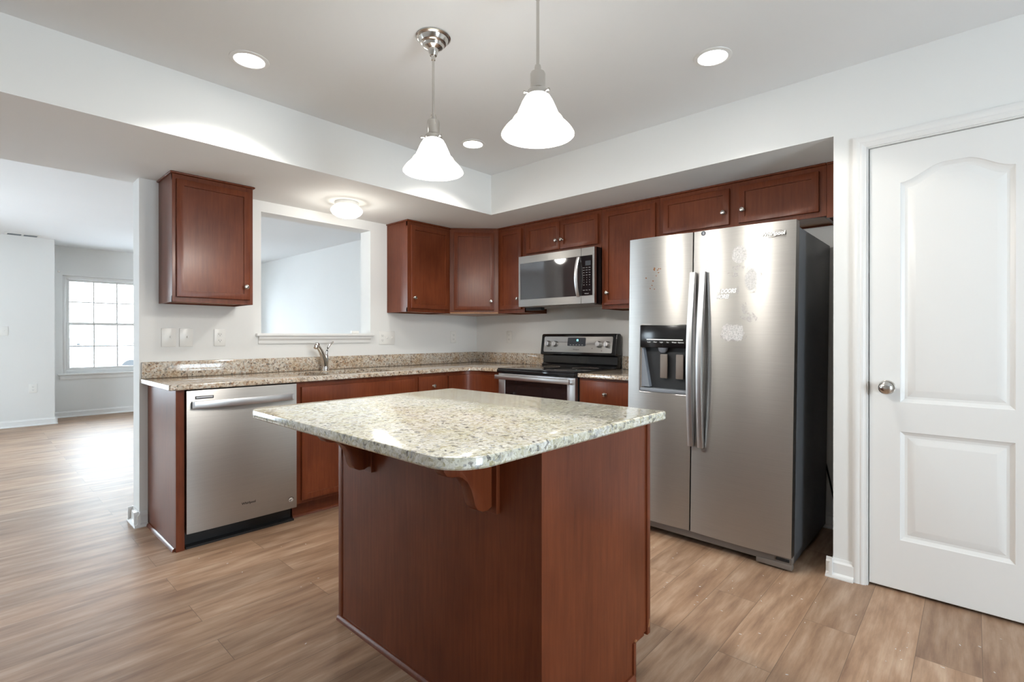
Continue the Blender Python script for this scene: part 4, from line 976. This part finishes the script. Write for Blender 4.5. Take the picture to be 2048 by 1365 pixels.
# ------------------------------------------------------------------ plates, vent, bits
def plate(name, label, cat, loc, rz, w, h, items, group):
    p = thing(name, label, cat, loc, rz, group)
    MB().box(-w/2, w/2, -0.006, -0.0005, -h/2, h/2, 0.0025, 2).build('cover_plate', M_PLATE, p)
    for kind, x in items:
        if kind == 'o':
            for z in (0.0205, -0.0205):
                rc = MB().prism(rounded(rect(x-0.0165, x+0.0165, z-0.0135, z+0.0135), 0.007, 4), 'xz', -0.0075, -0.0055).build('receptacle', M_PLATE, p)
                MB().box(x-0.0075, x-0.0055, -0.0079, -0.0074, z-0.003, z+0.006).box(x+0.0055, x+0.0075, -0.0079, -0.0074, z-0.002, z+0.005).box(x-0.0022, x+0.0022, -0.0079, -0.0074, z-0.010, z-0.0065).build('slot', M_DARKINK, rc, smooth=0)
        else:
            MB().box(x-0.0055, x+0.0055, -0.0068, -0.0055, -0.012, 0.012).build('toggle_surround', M_PLATE, p, smooth=0)
            MB().box(x-0.004, x+0.004, -0.016, -0.006, -0.002, 0.010, 0.0015, 1).build('toggle', M_PLATE, p)
    return p
ZP = 1.159
plate('light_switch', 'white light switch plate below the lone wall cabinet, closest to the wall end', 'switch', (-2.670, 0, ZP), 0, 0.078, 0.118, [('s', 0.010)], 'light switches by the wall end')
plate('light_switch', 'white light switch plate between another switch and the outlet under the lone cabinet', 'switch', (-2.574, 0, ZP), 0, 0.076, 0.118, [('s', 0.006)], 'light switches by the wall end')
plate('wall_outlet', 'white duplex outlet under the lone wall cabinet, next to two switches', 'outlet', (-2.378, 0, ZP), 0, 0.070, 0.115, [('o', 0)], 'duplex outlets')
plate('wall_outlet', 'wide white plate combining an outlet and two switches beside the pass-through sill', 'outlet', (-1.067, 0, 1.153), 0, 0.158, 0.115, [('o', -0.047), ('s', 0.0), ('s', 0.047)], 'duplex outlets')
plate('wall_outlet', 'white duplex outlet on the sink wall under the angled corner cabinet', 'outlet', (-0.313, 0, ZP), 0, 0.070, 0.115, [('o', 0)], 'duplex outlets')
plate('wall_outlet', 'white duplex outlet on the range wall just before the backguard', 'outlet', (0, -0.465, ZP), R90, 0.070, 0.115, [('o', 0)], 'duplex outlets')
plate('light_switch', 'white light switch on the far living room wall', 'switch', (-3.215, YF1, 1.235), 0, 0.115, 0.118, [('s', -0.023), ('s', 0.023)], None)
plate('wall_outlet', 'white duplex outlet low on the far living room wall', 'outlet', (-2.931, YF1, 0.487), 0, 0.078, 0.118, [('o', 0)], 'duplex outlets')
vt = thing('ceiling_vent', 'white ceiling air vent above the far living room wall', 'vent', (-3.035, 5.165, ZC))
MB().box(-0.165, 0.165, -0.095, -0.068, -0.008, -0.0005, 0.002).box(-0.165, 0.165, 0.068, 0.095, -0.008, -0.0005, 0.002).box(-0.165, -0.135, -0.07, 0.07, -0.008, -0.0005, 0.002).box(0.135, 0.165, -0.07, 0.07, -0.008, -0.0005, 0.002).box(-0.012, 0.012, -0.07, 0.07, -0.008, -0.0005, 0.002).build('frame', M_TRIM, vt)
sl = MB().box(-0.14, 0.14, -0.07, 0.07, -0.002, -0.0006)
sl.build('backing', M_VENTD, vt, smooth=0)
sl = MB()
for k in range(7): sl.box(-0.136, 0.136, -0.064+0.02*k, -0.060+0.02*k, -0.008, -0.002)
sl.build('grille', M_VENTD, vt, smooth=0)
hk = MB().box(-2.640, -2.612, YF2-0.006, YF2-0.0005, 2.082, 2.100, 0.002).box(-2.632, -2.620, YF2-0.03, YF2-0.005, 2.086, 2.092)
tag(hk.build('curtain_hook', M_NICKEL), 'tiny metal curtain hook on the wall beside the living room window', 'hook')
fk = MB(); rr = random.Random(11)
for k in range(95):
    if k < 60: x, y = rr.uniform(-1.75, -0.95), rr.uniform(-3.9, -2.3)
    elif k < 80: x, y = rr.uniform(-1.7, -0.8), rr.uniform(-4.2, -3.0)
    else: x, y = rr.uniform(-2.75, -2.2), rr.uniform(-2.3, -0.7)
    if x > -0.83 and y > -3.25: continue
    l_, w_ = rr.uniform(0.0012, 0.0045), rr.uniform(0.0006, 0.0014)
    fk.box(-l_, l_, -w_, w_, 0.0002, 0.0012, M=Matrix.Translation((x, y, 0)) @ Matrix.Rotation(rr.uniform(0, 3.1), 4, 'Z'))
tag(fk.build('debris', M_WHITEINK, smooth=0), 'white paint flecks and dust scattered on the wood floor', 'debris', kind='stuff')
